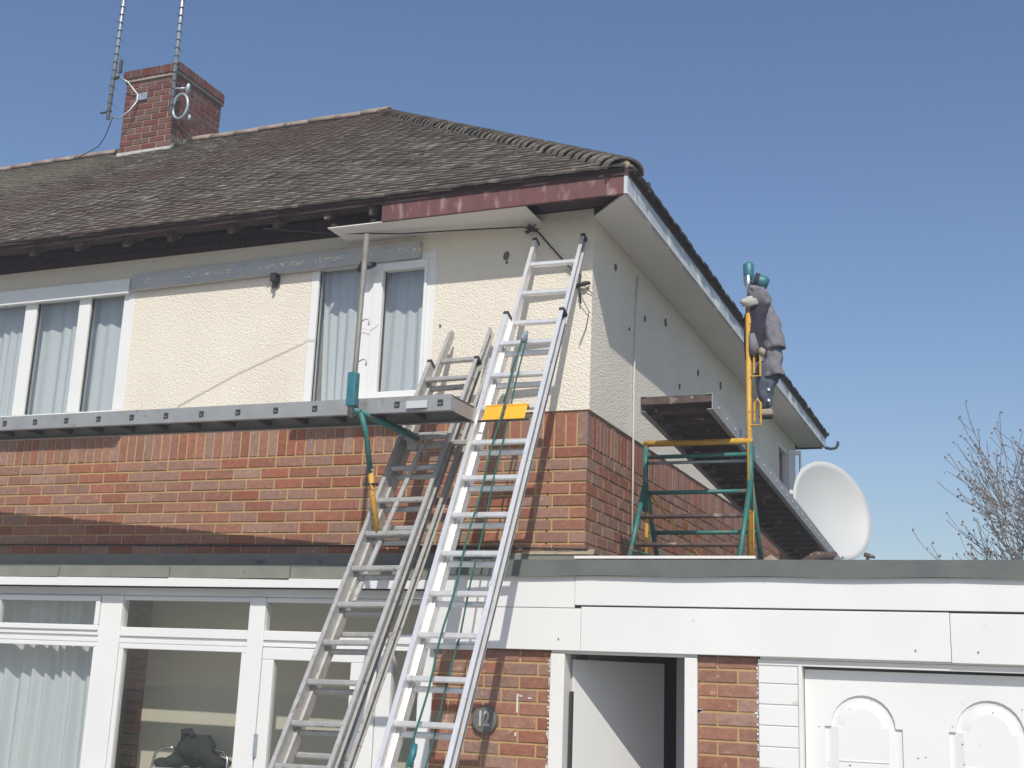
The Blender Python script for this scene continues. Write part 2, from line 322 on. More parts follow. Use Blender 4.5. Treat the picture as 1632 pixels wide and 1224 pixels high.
mb = MB(); mb.box(-9.5, -.25, .26, 7.64, 2.42, 2.6); mb.box(-9.5, -.25, .26, 7.64, 4.862, 4.96); mb.build('floor_slab', M['interior_dark'], house)
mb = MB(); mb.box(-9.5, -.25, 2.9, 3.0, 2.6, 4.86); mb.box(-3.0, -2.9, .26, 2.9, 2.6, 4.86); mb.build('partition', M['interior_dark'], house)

# ---- bricks, front and side
BL, BH, BJ = .212, .0625, .0125
c = .003
def brick_mesh(kind):
    if kind == 'f': return mesh_only(chbox(0, BL, 0, .10, 0, BH, c, 'y-'), 'brick_f', M['brick'])
    if kind == 'fh': return mesh_only(chbox(0, .1025, 0, BL, 0, BH, c, 'y-'), 'brick_fh', M['brick'])
    if kind == 's': return mesh_only(chbox(-.10, 0, 0, BL, 0, BH, c, 'x+'), 'brick_s', M['brick'])
    if kind == 'fs': return mesh_only(chbox(0, BH, 0, .10, 0, BL, c, 'y-'), 'brick_fs', M['brick'])
    if kind == 'ss': return mesh_only(chbox(-.10, 0, 0, BH, 0, BL, c, 'x+'), 'brick_ss', M['brick'])
    if kind == 'h': return mesh_only(chbox(0, .1025, 0, .10, 0, BH, c, 'y-'), 'brick_h', M['brick'])
BM = {k: brick_mesh(k) for k in ('f', 'fh', 's', 'fs', 'ss', 'h')}
rest = MB(); lst = []
jit = lambda a=.002: random.uniform(-a, a)
for k in range(1, 13):
    z = ZS - .225 - .075 * k + .005
    if k % 2 == 1:
        for n in range(0, 34): lst.append(('f', (-.215 - .225 * n, 0, z)))
        for n in range(0, 30): lst.append(('s', (0, .1125 + .225 * n, z)))
    else:
        lst.append(('fh', (-.1025, 0, z)))
        for n in range(0, 34): lst.append(('f', (-.1125 - .225 * n - .215, 0, z)))
        for n in range(1, 31): lst.append(('s', (0, .225 * n, z)))
camp = Vector((2.363, -6.967, 1.93))
def vis(b): 
    k, p = b
    if p[2] < 2.60: return 1e9
    if p[0] < -5.0: return 1e9
    return (Vector(p) - camp).length + (p[1] * 2.2 if k == 's' else 0)
lst.sort(key=vis)
for i, (k, p) in enumerate(lst):
    if p[1] > 7.6: continue
    if i < 298 and vis((k, p)) < 1e8:
        inst(BM[k], 'brick', house, (p[0] + (jit() if k == 's' else 0), p[1] + (jit(.0015) if k != 's' else 0), p[2]))
    else:
        r = random.random()
        if k == 's': rest.box(-.1, jit(), p[1], p[1] + BL, p[2], p[2] + BH, r)
        else: rest.box(p[0], p[0] + BL, jit(.0015), .1, p[2], p[2] + BH, r)
rest.build('brick_course', M['brick_s'], house, kind='stuff')
zz = ZS - .220
for n in range(66):
    inst(BM['fs'], 'soldier_brick', house, (-.065 - .075 * n, jit(.0015), zz))
for n in range(48):
    inst(BM['ss'], 'soldier_brick', house, (jit(), .105 + .075 * n, zz))
r2 = MB()
for n in range(66, 110): r2.box(-.065 - .075 * n, -.075 * n, jit(), .1, zz, zz + BL, random.random())
for n in range(48, 100): r2.box(-.1, 0, .105 + .075 * n, .17 + .075 * n, zz, zz + BL, random.random())
r2.build('soldier_brick_course', M['brick_s'], house, kind='stuff')

# ---- windows upstairs
def bar(mb, x0, x1, z0, z1, y0=-.012, y1=.05): mb.box(x0, x1, y0, y1, z0, z1)
def window_frame(name, x0, x1, z0, z1, mull, w=.06, parent=house, y0=-.012, sash=()):
    mb = MB(); bar(mb, x0, x1, z1 - w, z1, y0); bar(mb, x0, x1, z0, z0 + w, y0)
    bar(mb, x0, x0 + w, z0 + w, z1 - w, y0 + .001); bar(mb, x1 - w, x1, z0 + w, z1 - w, y0 + .001)
    for a, b in mull: bar(mb, a, b, z0 + w, z1 - w, y0 + .001)
    fr = mb.build(name, M['white'], parent, bevel=.004)
    return fr
fr = window_frame('window', WRX0, WRX1, 3.60, 4.69, [(-1.655, -1.565)], w=.058)
mb = MB()
for a, b, c_, d in ((-1.565, -1.49, 3.66, 4.63), (-1.18, -1.157, 3.66, 4.63)): mb.box(a, b, -.026, .03, c_, d)
mb.box(-1.49, -1.18, -.026, .03, 4.57, 4.63); mb.box(-1.49, -1.18, -.026, .03, 3.66, 3.72); mb.build('sash', M['white'], fr, bevel=.005)
for a, b in ((-2.007, -1.655), (-1.49, -1.18)):
    MB().box(a, b, .018, .022, 3.66, 4.63).build('pane', M['glass'], fr)
    m2 = MB(); m2.box(a, a + .006, .010, .017, 3.67, 4.62); m2.box(b - .006, b, .010, .017, 3.67, 4.62); m2.build('gasket', M['rubber'], fr)
fr2 = window_frame('window', WLX0, WLX1, 3.60, 4.70, [(-4.12, -4.01), (-4.65, -4.535), (-5.3, -5.2)], w=.10)
mb = MB(); mb.box(WLX0 - .02, -3.63, -.055, -.013, 4.585, 4.70); mb.build('head_board', M['white'], fr2, bevel=.003)
for a, b in ((-4.01, -3.695), (-4.535, -4.12), (-5.2, -4.65), (-6.0, -5.3)):
    MB().box(a, b, .018, .022, 3.70, 4.60).build('pane', M['glass'], fr2)
    m2 = MB(); m2.box(a, a + .012, .008, .017, 3.71, 4.59); m2.build('gasket', M['rubber'], fr2)
for a, b, f_ in ((WRX0 - .03, WRX1 + .03, fr), (WLX0 - .05, WLX1 + .03, fr2)):
    MB().box(a, b, -.13, -.0105, 3.555, 3.598).build('sill', M['white'], f_, bevel=.006)
# side window with dark red curtain and an opened casement
mb = MB()
for a in ((6.62, 6.67), (7.20, 7.25)): mb.box(-.03, .02, a[0], a[1], 4.08, 4.60)
mb.box(-.03, .02, 6.67, 7.20, 4.08, 4.13); mb.box(-.03, .02, 6.67, 7.20, 4.55, 4.60)
sw = mb.build('window', M['white'], house, label='small side window standing open over the garage roof')
MB().box(-.2, -.15, 6.63, 7.24, 4.09, 4.59).build('curtain_lining', M['brown_frame'], sw)
mb = MB(); o = Vector((.025, 7.24, 4.08)); u = Vector((.13, .10, 0)); 
for a, b in ((0, .1), (.9, 1)): mb.obox(o + u * a, u * (b - a), (0.015, -.02, 0), (0, 0, .52))
mb.obox(o + u * .1, u * .8, (.015, -.02, 0), (0, 0, .05)); mb.obox(o + u * .1 + Vector((0, 0, .47)), u * .8, (.015, -.02, 0), (0, 0, .05)); mb.build('casement', M['white'], sw)
MB().obox(o + u * .1 + Vector((.006, -.008, .05)), u * .8, (.004, -.006, 0), (0, 0, .42)).build('pane', M['glass'], sw)

# ---- eaves
EZ, EY, PY, PZ = 4.955, -.385, 4.315, 2.99     # tile edge height, y; run and rise to the ridge
EX = .37; RX = 4.17
def fr_pt(x, t, d=0):     # front slope point, d below the surface
    n = Vector((0, -PZ, PY)).normalized(); return Vector((x, EY + PY * t, EZ + PZ * t)) - n * d
def sd_pt(y, t, d=0):
    n = Vector((PZ, 0, RX)).normalized(); return Vector((EX - RX * t, y, EZ + PZ * t)) - n * d
roof = MB()
TD = .03
def deck(d):
    a = fr_pt(-12, .008, d); b = fr_pt(EX - RX * .008, .008, d); 
    return a, b
A0 = Vector((-12, EY + .03, EZ + .02 - TD)); B0 = Vector((EX - .03, EY + .03, EZ + .02 - TD)); C0 = Vector((EX - .03, 8.25, EZ + .02 - TD)); D0 = Vector((-12, 8.25, EZ + .02 - TD))
R0 = Vector((EX - RX, EY + PY, EZ + PZ - TD)); R1 = Vector((-12, EY + PY, EZ + PZ - TD))
dn = Vector((0, 0, -.03))
vs = [A0, B0, C0, D0, R0, R1]; vs += [v + dn for v in vs]
roof.add(vs, [(0, 1, 4, 5), (1, 2, 4), (2, 3, 5, 4), (6, 11, 10, 7), (7, 10, 8), (8, 10, 11, 9), (0, 6, 7, 1), (1, 7, 8, 2), (2, 8, 9, 3), (0, 5, 11, 6), (3, 9, 11, 5)])
ro = roof.build('roof', M['eave_shade'], house)
# tiles
TW, TG, TT = .165, .10, .011
tm = MB()
def tile_geo(mb, P, U, V, N, wd, r=None):
    # a plain tile: P lower-left of its tail, U across, V up the slope, N outward, slight camber
    a = .5 * TT
    o1 = [P + N * 0, P + U * wd * .5 + N * a * .8, P + U * wd]
    lo = [q + N * TT for q in o1]; bt = [q + N * (-.004) for q in o1]; up = [q + V * (TG + .02) + N * .001 for q in o1]
    mb.add(lo + bt + up, [(0, 1, 7, 6), (1, 2, 8, 7), (3, 4, 1, 0), (4, 5, 2, 1), (3, 0, 6), (2, 5, 8)], r)
rows = 52; field = MB(); tl = []
Vf = Vector((0, PY, PZ)).normalized(); Nf = Vector((0, -PZ, PY)).normalized()
for j in range(rows):
    t = j / rows; xm = EX - RX * t
    x = xm - .04 - (TW * .5 if j % 2 else 0)
    while x > -10.6:
        wd = TW - .003
        tl.append((j, x - TW, t)); x -= TW
def tv(a): 
    j, x, t = a; p = fr_pt(x, t)
    return (p - camp).length if x > -5.2 else 99
order = sorted(tl, key=tv)
tmesh = []
for k in range(6):
    q = MB(); V = Vf.copy(); dy = random.uniform(-.006, .008); lift = Nf * random.uniform(0, .005)
    tile_geo(q, Vector((jit(.003), 0, 0)) + Vf * dy + lift, Vector((1, jit(.015), jit(.01))).normalized(), (Vf - Nf * random.uniform(0.0, .03)).normalized(), Nf, TW - .003)
    tmesh.append(mesh_only(q, 'roof_tile', M['tile']))
for i, (j, x, t) in enumerate(order):
    p = fr_pt(x, t)
    if 7.35 > 0 and -7.2 < x < -6.5 and 3.58 < p.y < 4.5: continue
    if i < 298: inst(random.choice(tmesh), 'roof_tile', ro, p + Vector((0, 0, 0)))
    else:
        tile_geo(field, p + Vf * random.uniform(-.008, .010) + Nf * random.uniform(0, .006), Vector((1, jit(.02), jit(.012))).normalized(), (Vf - Nf * random.uniform(0, .03)).normalized(), Nf, TW - random.uniform(.002, .007), random.random())
Vs = Vector((-RX, 0, PZ)).normalized(); Ns = Vector((PZ, 0, RX)).normalized()
for j in range(rows):
    t = j / rows; y0 = EY + PY * t; y1 = 8.25 - PY * t; y = y0 + .04 + (TW * .5 if j % 2 else 0)
    while y < y1 - .1:
        tile_geo(field, sd_pt(y, t) + Vs * random.uniform(-.012, .012) + Ns * random.uniform(0, .006), Vector((jit(.015), 1, jit(.015))), (Vs - Ns * random.uniform(0, .03)).normalized(), Ns, TW - .004, random.random()); y += TW
field.build('roof_tile_field', M['tile_s'], ro, kind='stuff')
# undercloak tile course below the eave tiles
mb = MB()
x = EX - .05
while x > -10.4:
    mb.box(x - TW + .004, x, EY + .012 + jit(.006), EY + .2, EZ - .012 + jit(.003), EZ + .002, random.random()); x -= TW
y = EY + .05
while y < 8.2:
    mb.box(EX - .2, EX - .012 + jit(.008), y, y + TW - .004, EZ - .012 + jit(.003), EZ + .002, random.random()); y += TW
mb.build('under_eave_tile_course', M['eave_shade'], ro, kind='stuff')  # dark eave tone replaces the tile colour, to paint in the shade
# ridge tiles
def half_round(L_, r, th=.016, n=8):
    mb = MB(); vs = []
    for xx in (0, L_):
        rr = r * (1.0 if xx == 0 else .97)
        for q in (rr, rr - th):
            for k in range(n + 1):
                a = math.pi * k / n; vs.append((xx, math.cos(a) * q, math.sin(a) * q * .8))
    m = n + 1; fs = []
    for k in range(n):
        fs += [(k, k + 1, 2 * m + k + 1, 2 * m + k), (m + k, 3 * m + k, 3 * m + k + 1, m + k + 1), (k, m + k, m + k + 1, k + 1), (2 * m + k, 2 * m + k + 1, 3 * m + k + 1, 3 * m + k)]
    fs += [(0, 2 * m, 3 * m, m), (n, m + n, 3 * m + n, 2 * m + n)]
    mb.add(vs, fs); return mb
rm = mesh_only(half_round(.33, .115), 'ridge_tile', M['terra'])
for p in rm.polygons: p.use_smooth = True
x = EX - RX - .25
k = 0
while x > -10.5:
    if not (-7.3 < x + .15 < -6.38): inst(rm, 'ridge_tile', ro, (x, EY + PY, EZ + PZ - .045 + jit(.006)), (0, jit(.012), jit(.01)))
    x -= .335
mb = MB(); mb.box(-10.5, -7.2, EY + PY - .09, EY + PY + .09, EZ + PZ - .05, EZ + PZ + .008); mb.box(-6.4, EX - RX + .02, EY + PY - .09, EY + PY + .09, EZ + PZ - .05, EZ + PZ + .008); mb.build('ridge_mortar', M['mortar_grey'], ro)
# bonnet hip tiles, stepping up the hip
H0 = Vector((EX, EY, EZ)); H1 = Vector((EX - RX, EY + PY, EZ + PZ)); hd = (H1 - H0).normalized(); NH = 52
side = Vector((0, 0, 1)).cross(hd).normalized(); hup = hd.cross(side).normalized()
if hup.z < 0: hup = -hup
q = MB(); vs = []
for s_ in (0, .155):
    for lay in (0, .014):
        for k in range(9):
            a = math.pi * (k / 8 - .5); w_ = .125 - (.02 if s_ else 0)
            lat = math.sin(a) * w_; drop = (1 - math.cos(a)) * .085
            v_ = side * lat + hup * (.036 - drop - lay) + hd * s_ - hup * (0.018 if s_ else 0)
            vs.append(v_)
m_ = 9; fs = []
for k in range(8): fs += [(k, k + 1, 2 * m_ + k + 1, 2 * m_ + k), (m_ + k, 3 * m_ + k, 3 * m_ + k + 1, m_ + k + 1), (k, m_ + k, m_ + k + 1, k + 1), (2 * m_ + k, 2 * m_ + k + 1, 3 * m_ + k + 1, 3 * m_ + k)]
q.add(vs, fs); hm = mesh_only(q, 'hip_tile', M['tile'])
hl = (H1 - H0).length
for k in range(NH):
    inst(hm, 'hip_tile', ro, H0 + hd * (hl * k / NH + .06) + hup * .012 + side * jit(.006), None, (1, 1, 1))
mb = MB(); mb.path([H0 + hd * .06 - hup * .02, H0 + hd * .12 + hup * .0], [.03, .05], 10, ry=[.03, .035]); mb.build('hip_end_mortar', M['mortar_grey'], ro, smooth=True)

# fascias, soffits, rafters
def warped_board(x0, x1, y0, y1, z0, z1, n=14):
    mb = MB(); 
    for i in range(n):
        a = x0 + (x1 - x0) * i / n; b = x0 + (x1 - x0) * (i + 1) / n
        mb.box(a, b, y0, y1, z0, z1)
    return mb
MB().box(-1.355, .309, -.345, -.322, 4.795, 4.925).build('front_fascia', M['fascia_red'], ro, bevel=.003)
MB().box(.3105, .334, -.347, 8.2, 4.795, 4.93).build('side_fascia', M['fascia_side'], ro, bevel=.002)
mb = MB(); mb.box(.3345, .339, -.34, 8.1, 4.795, 4.806); mb.build('fascia_trim', M['white_wood'], ro)
MB().box(-1.775, -.345, -.3215, -.0125, 4.80, 4.806).build('front_soffit', M['soffit'], ro)
mb = MB(); mb.prism([(.0115, -.012), (.3095, -.3215), (.3095, 8.18), (.0115, 8.18)], (0, 0, 4.80), (1, 0, 0), (0, 1, 0), (0, 0, .012)); mb.build('side_soffit', M['soffit'], ro)
MB().box(-3.0, .30, 8.15, 8.18, 4.78, 4.93).build('rear_fascia', M['eave_shade'], ro)
mb = MB(); mb.box(-9.5, -.02, .03, .13, 4.861, 5.02); mb.box(-.14, -.02, .14, 7.8, 4.861, 5.0); mb.build('wall_plate', M['eave_shade'], ro)
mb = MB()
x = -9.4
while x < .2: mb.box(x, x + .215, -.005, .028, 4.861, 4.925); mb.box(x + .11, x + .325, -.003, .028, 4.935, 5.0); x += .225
mb.build('beam_filling_bricks', M['eave_shade'], ro, kind='stuff')  # bricks darkened in colour for the shade of the open eaves
for xr in [-.15, -.62, -1.08, -1.48, -1.80, -2.22, -2.64, -3.14, -3.53, -3.94, -4.42, -4.86, -5.3, -5.75, -6.2]:
    q = MB(); tip = Vector((xr + jit(.03), -.30 + jit(.03), EZ - .012)); sl_ = Vector((0, 1, PZ / PY))
    pts = [(0, 0), (.45, .45 * PZ / PY), (.45, .45 * PZ / PY - .085), (.02, -.075), (0, -.07)]
    q.prism(pts, tip, (0, 1, 0), (0, 0, 1), (.045, 0, 0)); q.build('rafter', M['rafter'], ro)
for i in range(5): MB().box(-1.75 + i * .3, -1.72 + i * .3, -.32, 0, 4.813, 4.83).build('soffit_batten', M['eave_shade'], ro)
MB().box(-.32, .29, -.30, -.05, 4.855, 4.87).build('void_shade_board', M['eave_shade'], ro)  # dark sheet added for the shaded gap where the soffit is missing
# rear gutter seen end-on
mb = MB(); pr_ = [(math.cos(a) * .056, math.sin(a) * .056) for a in [math.pi + math.pi * k / 8 for k in range(9)]] + [(math.cos(a) * .048, math.sin(a) * .048) for a in [2 * math.pi - math.pi * k / 8 for k in range(9)]]
mb.prism(pr_, (.02, 8.27, 4.86), (0, 1, 0), (0, 0, 1), (-3, 0, 0)); mb.build('rear_gutter', M['rubber'], ro)
mb = MB(); mb.path([(.33, 8.2, 4.80), (.40, 8.2, 4.78), (.46, 8.2, 4.79), (.485, 8.2, 4.83), (.485, 8.2, 4.87)], .018, 8); mb.build('gutter_bracket', M['rubber'], ro, smooth=True)

# ---- chimney
CX0, CX1, CY0, CY1 = -7.18, -6.425, 3.60, 4.46
mb = MB(); mb.box(CX0 + .008, CX1 - .008, CY0 + .008, CY1 - .008, 6.6, 8.662); ch = mb.build('chimney', M['mortar_grey'], house)
bf = mesh_only(chbox(0, BL, 0, .1, 0, BH, c, 'y-'), 'chimney_brick_f', M['brick_dark']); bh_ = mesh_only(chbox(0, .1, 0, .1, 0, BH, c, 'y-'), 'chimney_brick_h', M['brick_dark'])
bs = mesh_only(chbox(-.1, 0, 0, BL, 0, BH, c, 'x+'), 'chimney_brick_s', M['brick_dark']); bsh = mesh_only(chbox(-.1, 0, 0, .1, 0, BH, c, 'x+'), 'chimney_brick_sh', M['brick_dark'])
k = 0; z = 8.592
while z > 7.40:
    # front face 0.755: three stretchers and a part brick, alternating
    x = CX1 - (.215 if k % 2 else .1)
    inst(bf if k % 2 else bh_, 'brick', ch, (x, CY0 + jit(), z))
    x -= .225
    while x > CX0 - .001:
        inst(bf, 'brick', ch, (x, CY0 + jit(), z)); x -= .225
    rem = x + .225 - .01 - CX0
    if rem > .05: inst(bh_, 'brick', ch, (CX0, CY0 + jit(), z), None, (rem / .1, 1, 1))
    y = CY0 + .1125 if k % 2 else CY0 + .225
    if z > 7.85:
        if k % 2 == 0: inst(bs, 'brick', ch, (CX1 + jit(), CY0 + .003, z))
        while y + .215 < CY1 + .001: inst(bs, 'brick', ch, (CX1 + jit(), y, z)); y += .225
        rem = CY1 - y
        if rem > .04: inst(bsh, 'brick', ch, (CX1, y, z), None, (1, rem / .1, 1))
    z -= .075; k += 1
MB().box(CX0 - .022, CX1 + .022, CY0 - .022, CY1 + .022, 8.664, 8.694).build('tile_creasing', M['mortar_grey'], ch)
cb = mesh_only(chbox(0, .065, 0, .14, 0, .105, c, 'y-'), 'cap_brick_f', M['brick_dark']); cs = mesh_only(chbox(-.14, 0, 0, .065, 0, .105, c, 'x+'), 'cap_brick_s', M['brick_dark'])
x = CX0 - .03
while x < CX1 - .03: inst(cb, 'cap_brick', ch, (x, CY0 - .04 + jit(.003), 8.70)); x += .075
y = CY0 - .035
while y < CY1 + .0: inst(cs, 'cap_brick', ch, (CX1 + .04 + jit(.003), y, 8.70)); y += .075
MB().box(CX0 - .02, CX1 + .02, CY0 - .02, CY1 + .02, 8.695, 8.79).build('chimney_crown', M['mortar_grey'], ch)
mb = MB(); za = EZ + PZ * (CY0 - EY) / PY
mb.box(CX0 - .01, CX1 + .008, CY0 - .018, CY0 - .004, za - .03, za + .035); mb.obox((CX1 + .004, CY0 - .018, za - .01), (.012, 0, 0), (0, .42, .42 * PZ / PY), (0, 0, .055)); mb.build('lead_flashing', M['lead'], ch)

# straw tuft / mortar fillet at the foot of the chimney
mb = MB()
for i in range(150):
    a = random.uniform(0, 6.28); ln = random.uniform(.05, .16); b0 = Vector((CX1 + .10 + random.gauss(0, .05), CY0 + .06 + random.gauss(0, .05), za + .03))
    d = Vector((math.cos(a) * .6, math.sin(a) * .6, random.uniform(.4, 1))).normalized() * ln
    mb.path([b0, b0 + d], [.006, .001], 4)
tag(mb.build('straw_tuft', M['moss']), 'tuft of dry straw lodged at the foot of the brick chimney', 'straw', kind='stuff')

# aerials
def aerial(x, y, z0, label, lean, br):
    t = thing('tv_aerial', label, 'aerial', (x, y, z0), 'slender aerials fixed to the chimney')
    top = Vector((x + lean, y, z0 + 2.4)); b0 = Vector((x, y, z0))
    MB().path([b0, top], .024, 8).build('boom', M['steel'], t, smooth=True)
    k = 1
    while k < 22:
        p = b0.lerp(top, k * .105 / 2.4); 
        MB().path([p - Vector((0, 0, .008)), p + Vector((0, 0, .008))], .028, 8).build('clip', M['copper_dark'], t)
        if k % 2 == 0: MB().path([p - Vector((.01, .09, 0)), p + Vector((.01, .09, 0))], .004, 5).build('element', M['steel'], t)
        k += 1
    return t, b0, top
t1, b0, tp = aerial(-7.24, 3.42, 8.12, 'tall slim aerial left of the chimney on a bent arm', .03, 0)
mb = MB(); mb.path([(-7.20, 3.44, 8.16), (-7.10, 3.46, 8.13), (-7.0, 3.50, 8.24), (-6.96, 3.56, 8.38), (-6.98, 3.58, 8.48), (-7.08, 3.5, 8.62), (-7.21, 3.43, 8.70)], .011, 8); mb.build('bent_arm', M['steel'], t1, smooth=True)
mb = MB(); mb.box(-7.0, -6.84, 3.575, 3.598, 8.40, 8.49); mb.build('wall_bracket', M['steel'], t1, bevel=.005)
for P_, r_ in (([(-7.235, 3.42, 8.64), (-7.15, 3.42, 8.66)], .02), ([(-7.15, 3.43, 8.72), (-7.15, 3.43, 8.88)], .02), ([(-7.36, 3.42, 8.22), (-7.2, 3.42, 8.22)], .012)):
    mb = MB(); mb.path(P_, r_, 8); mb.build('clamp', M['rubber'], t1)
t2, b0, tp = aerial(-6.36, 3.46, 8.08, 'tall slim aerial at the right corner of the chimney with an oval steel loop', -.02, 0)
mb = MB(); loop = [(-6.355 + .105 * (1 - math.cos(a)) , 3.46 + .02, 8.17 + .155 * math.sin(a)) for a in [2 * math.pi * k / 18 for k in range(19)]]
mb.path(loop, .018, 8); mb.build('oval_loop', M['steel'], t2, smooth=True)
for P_, r_ in (([(-6.19, 3.5, 8.32), (-6.18, 3.5, 8.44), (-6.18, 3.5, 8.46)], [.028, .026, .012]), ([(-6.12, 3.5, 7.98), (-6.12, 3.5, 8.05)], .02), ([(-6.36, 3.46, 8.40), (-6.2, 3.5, 8.40)], .014), ([(-6.37, 3.46, 8.33), (-6.40, 3.60, 8.33)], .014)):
    mb = MB(); mb.path(P_, r_, 10); mb.build('clamp', M['steel'], t2, smooth=True)
mb = MB(); mb.path([(-7.2, 3.45, 8.15), (-7.32, 3.5, 7.95), (-7.45, 3.55, 7.86), (-7.72, 3.5, 7.72)], .006, 5); tag(mb.build('aerial_cable', M['copper_dark']), 'thin dark cable looping from the left aerial down to the roof', 'cable')

# ---- small fixings on walls
def splat(pos, axis, r, name='fixing_hole', m='hole'):
    mb = MB(); n = 9; pts = [(math.cos(a) * r * random.uniform(.6, 1.2), math.sin(a) * r * random.uniform(.8, 1.6)) for a in [2 * math.pi * k / n for k in range(n)]]
    if axis == 'y': mb.prism(pts, (pos[0], -.019, pos[1]), (1, 0, 0), (0, 0, 1), (0, .012, 0))
    else: mb.prism(pts, (.019, pos[0], pos[1]), (0, 1, 0), (0, 0, 1), (-.012, 0, 0))
    mb.build(name, M[m], house)
for a, b, r in ((-.59, 4.60, .024), (-.585, 4.55, .008), (-1.044, 4.15, .008), (-2.346, 4.56, .03)): splat((a, b), 'y', r)
for a, b, r in ((.459, 4.62, .022), (1.187, 4.466, .018), (1.76, 4.596, .03), (2.82, 4.457, .024), (.8, 4.278, .01), (.93, 4.05, .01), (3.69, 4.551, .03), (2.2, 4.2, .02), (3.1, 4.25, .02), (4.2, 4.3, .025)): splat((a, b), 'x', r)

# ================================================================== ground-floor glazing (part of the house)
gy = -.20
glz = MB()
def gb(x0, x1, z0, z1, y0=gy - .02, y1=gy + .05): glz.box(x0, x1, y0, y1, z0, z1)
# posts
gb(-3.405, -3.225, .3, 2.345); gb(-2.205, -2.085, .3, 2.345); gb(-.955, -.852, .3, 2.345, gy - .04); gb(-6.0, -5.9, .3, 2.345)
# heads and transoms
for a, b in ((-5.9, -3.405), (-3.225, -2.205), (-2.085, -.955)):
    glz.box(a, b, gy - .008, gy + .05, 2.345 - .03, 2.345)
    glz.box(a, b, gy - .017, gy + .05, 2.075, 2.135)
glz.box(-5.9, -3.405, gy - .017, gy + .05, 2.03, 2.06); glz.box(-3.225, -2.205, gy - .012, gy + .05, 2.03, 2.06); glz.box(-2.085, -.955, gy - .012, gy + .05, 2.035, 2.06)
glz.box(-5.9, -.955, gy - .002, gy + .05, 2.0605, 2.0745)
gf = glz.build('porch_glazing', M['white'], house, bevel=.004)
mb = MB(); mb.box(-9.0, -.86, gy - .006, gy + .06, 2.347, 2.398); mb.build('head_beam', M['white'], gf)
# sash frames of lights
def sash(x0, x1, z0, z1, w, y0, name='light_frame', gl=True):
    m = MB(); m.box(x0, x1, y0, y0 + .05, z1 - w, z1); m.box(x0, x1, y0, y0 + .05, z0, z0 + w); m.box(x0, x0 + w, y0 + .001, y0 + .05, z0 + w, z1 - w); m.box(x1 - w, x1, y0 + .001, y0 + .05, z0 + w, z1 - w)
    m.build(name, M['white'], gf, bevel=.004)
    if gl: MB().box(x0 + w, x1 - w, y0 + .022, y0 + .027, z0 + w, z1 - w).build('pane', M['glass'], gf)
sash(-4.33, -3.409, 2.108, 2.338, .035, gy - .032)
sash(-5.4, -4.36, 2.108, 2.338, .035, gy - .032)
sash(-5.88, -3.407, .35, 2.028, .03, gy - .015)
MB().box(-3.223, -2.207, gy + .012, gy + .017, 2.137, 2.313).build('pane', M['glass'], gf)
MB().box(-2.083, -.957, gy + .012, gy + .017, 2.137, 2.313).build('pane', M['glass'], gf)
sash(-3.222, -2.208, .35, 2.028, .035, gy - .014)
m = MB(); m.box(-3.215, -3.18, gy - .004, gy + .03, .4, 1.99)
m = MB(); m.box(-1.245, -1.15, gy - .018, gy + .05, .02, 2.033); m.build('door_post', M['white'], gf, bevel=.004)
MB().box(-1.149, -.956, gy + .012, gy + .017, .3, 2.03).build('pane', M['glass'], gf)
# front door
m = MB(); d0, d1 = -2.075, -1.25; y0 = gy - .026
m.box(d0, d1, y0, y0 + .055, 1.955, 2.03); m.box(d0, d0 + .085, y0 + .001, y0 + .055, .3, 1.955); m.box(d1 - .18, d1, y0 + .001, y0 + .055, .3, 1.955); m.box(d0, d1, y0, y0 + .055, .05, .3)
dr = m.build('front_door', M['white'], house, bevel=.005)
MB().box(d0 + .085, d1 - .18, y0 + .025, y0 + .03, .3, 1.955).build('pane', M['glass'], dr)
m = MB(); m.box(d0 - .004, d0 + .02, y0 - .014, y0 - .002, 1.36, 1.50); m.build('hinge', M['steel'], dr, bevel=.003)
# canopy over the glazing
can = MB(); can.box(-9.4, -.853, -.285, .0, 2.46, 2.52); can.prism([(-.30, 2.455), (-.30, 2.535), (-.27, 2.545), (-.0005, 2.555), (-.0005, 2.455)], (-9.4, 0, 0), (0, 1, 0), (0, 0, 1), (8.546, 0, 0))
cn = can.build('canopy_roof', M['felt'], house)
x = -9.3
while x < -.9:
    e = min(x + .93, -.86); m = MB(); m.box(x, e - .008, -.309 + jit(.002), -.3005, 2.462 + jit(.003), 2.533 + jit(.003)); m.build('felt_edge_strip', M['felt_pale'], cn); x += .93
m = MB(); x = -9.3
while x < -.9:
    e = min(x + .93, -.86); a = .003 * math.sin(x * 5); m.add([(x, -.325, 2.402), (e, -.325, 2.402), (e, -.325, 2.452 + a), (x, -.325, 2.458), (x, -.300, 2.402), (e, -.300, 2.402), (e, -.300, 2.452 + a), (x, -.300, 2.458)], [(0, 1, 2, 3), (4, 7, 6, 5), (0, 4, 5, 1), (3, 2, 6, 7), (0, 3, 7, 4), (1, 5, 6, 2)]); x += .93
m.build('white_trim_board', M['white'], cn)
m = MB(); m.prism([(-.002, 2.55), (-.022, 2.552), (-.016, 2.64), (-.0125, 2.648), (-.002, 2.648)], (-9.4, 0, 0), (0, 1, 0), (0, 0, 1), (9.4, 0, 0)); m.build('wall_flashing', M['felt_pale'], cn)
# mortar crumbs along the corner flashing
m = MB()
xx = -.40
while xx < .008:
    e_ = xx + random.uniform(.02, .06); hh = random.uniform(.006, .022); m.add([(xx, -.024, 2.640), (e_, -.024, 2.640), (e_, -.012, 2.652 + hh), (xx, -.012, 2.652 + hh * .6), (xx, -.001, 2.640), (e_, -.001, 2.640), (e_, -.001, 2.66 + hh), (xx, -.001, 2.66 + hh * .6)], [(0, 1, 2, 3), (3, 2, 6, 7), (0, 3, 7, 4), (1, 5, 6, 2)]); xx = e_
m.build('mortar_fillet', M['mortar_grey'], cn)
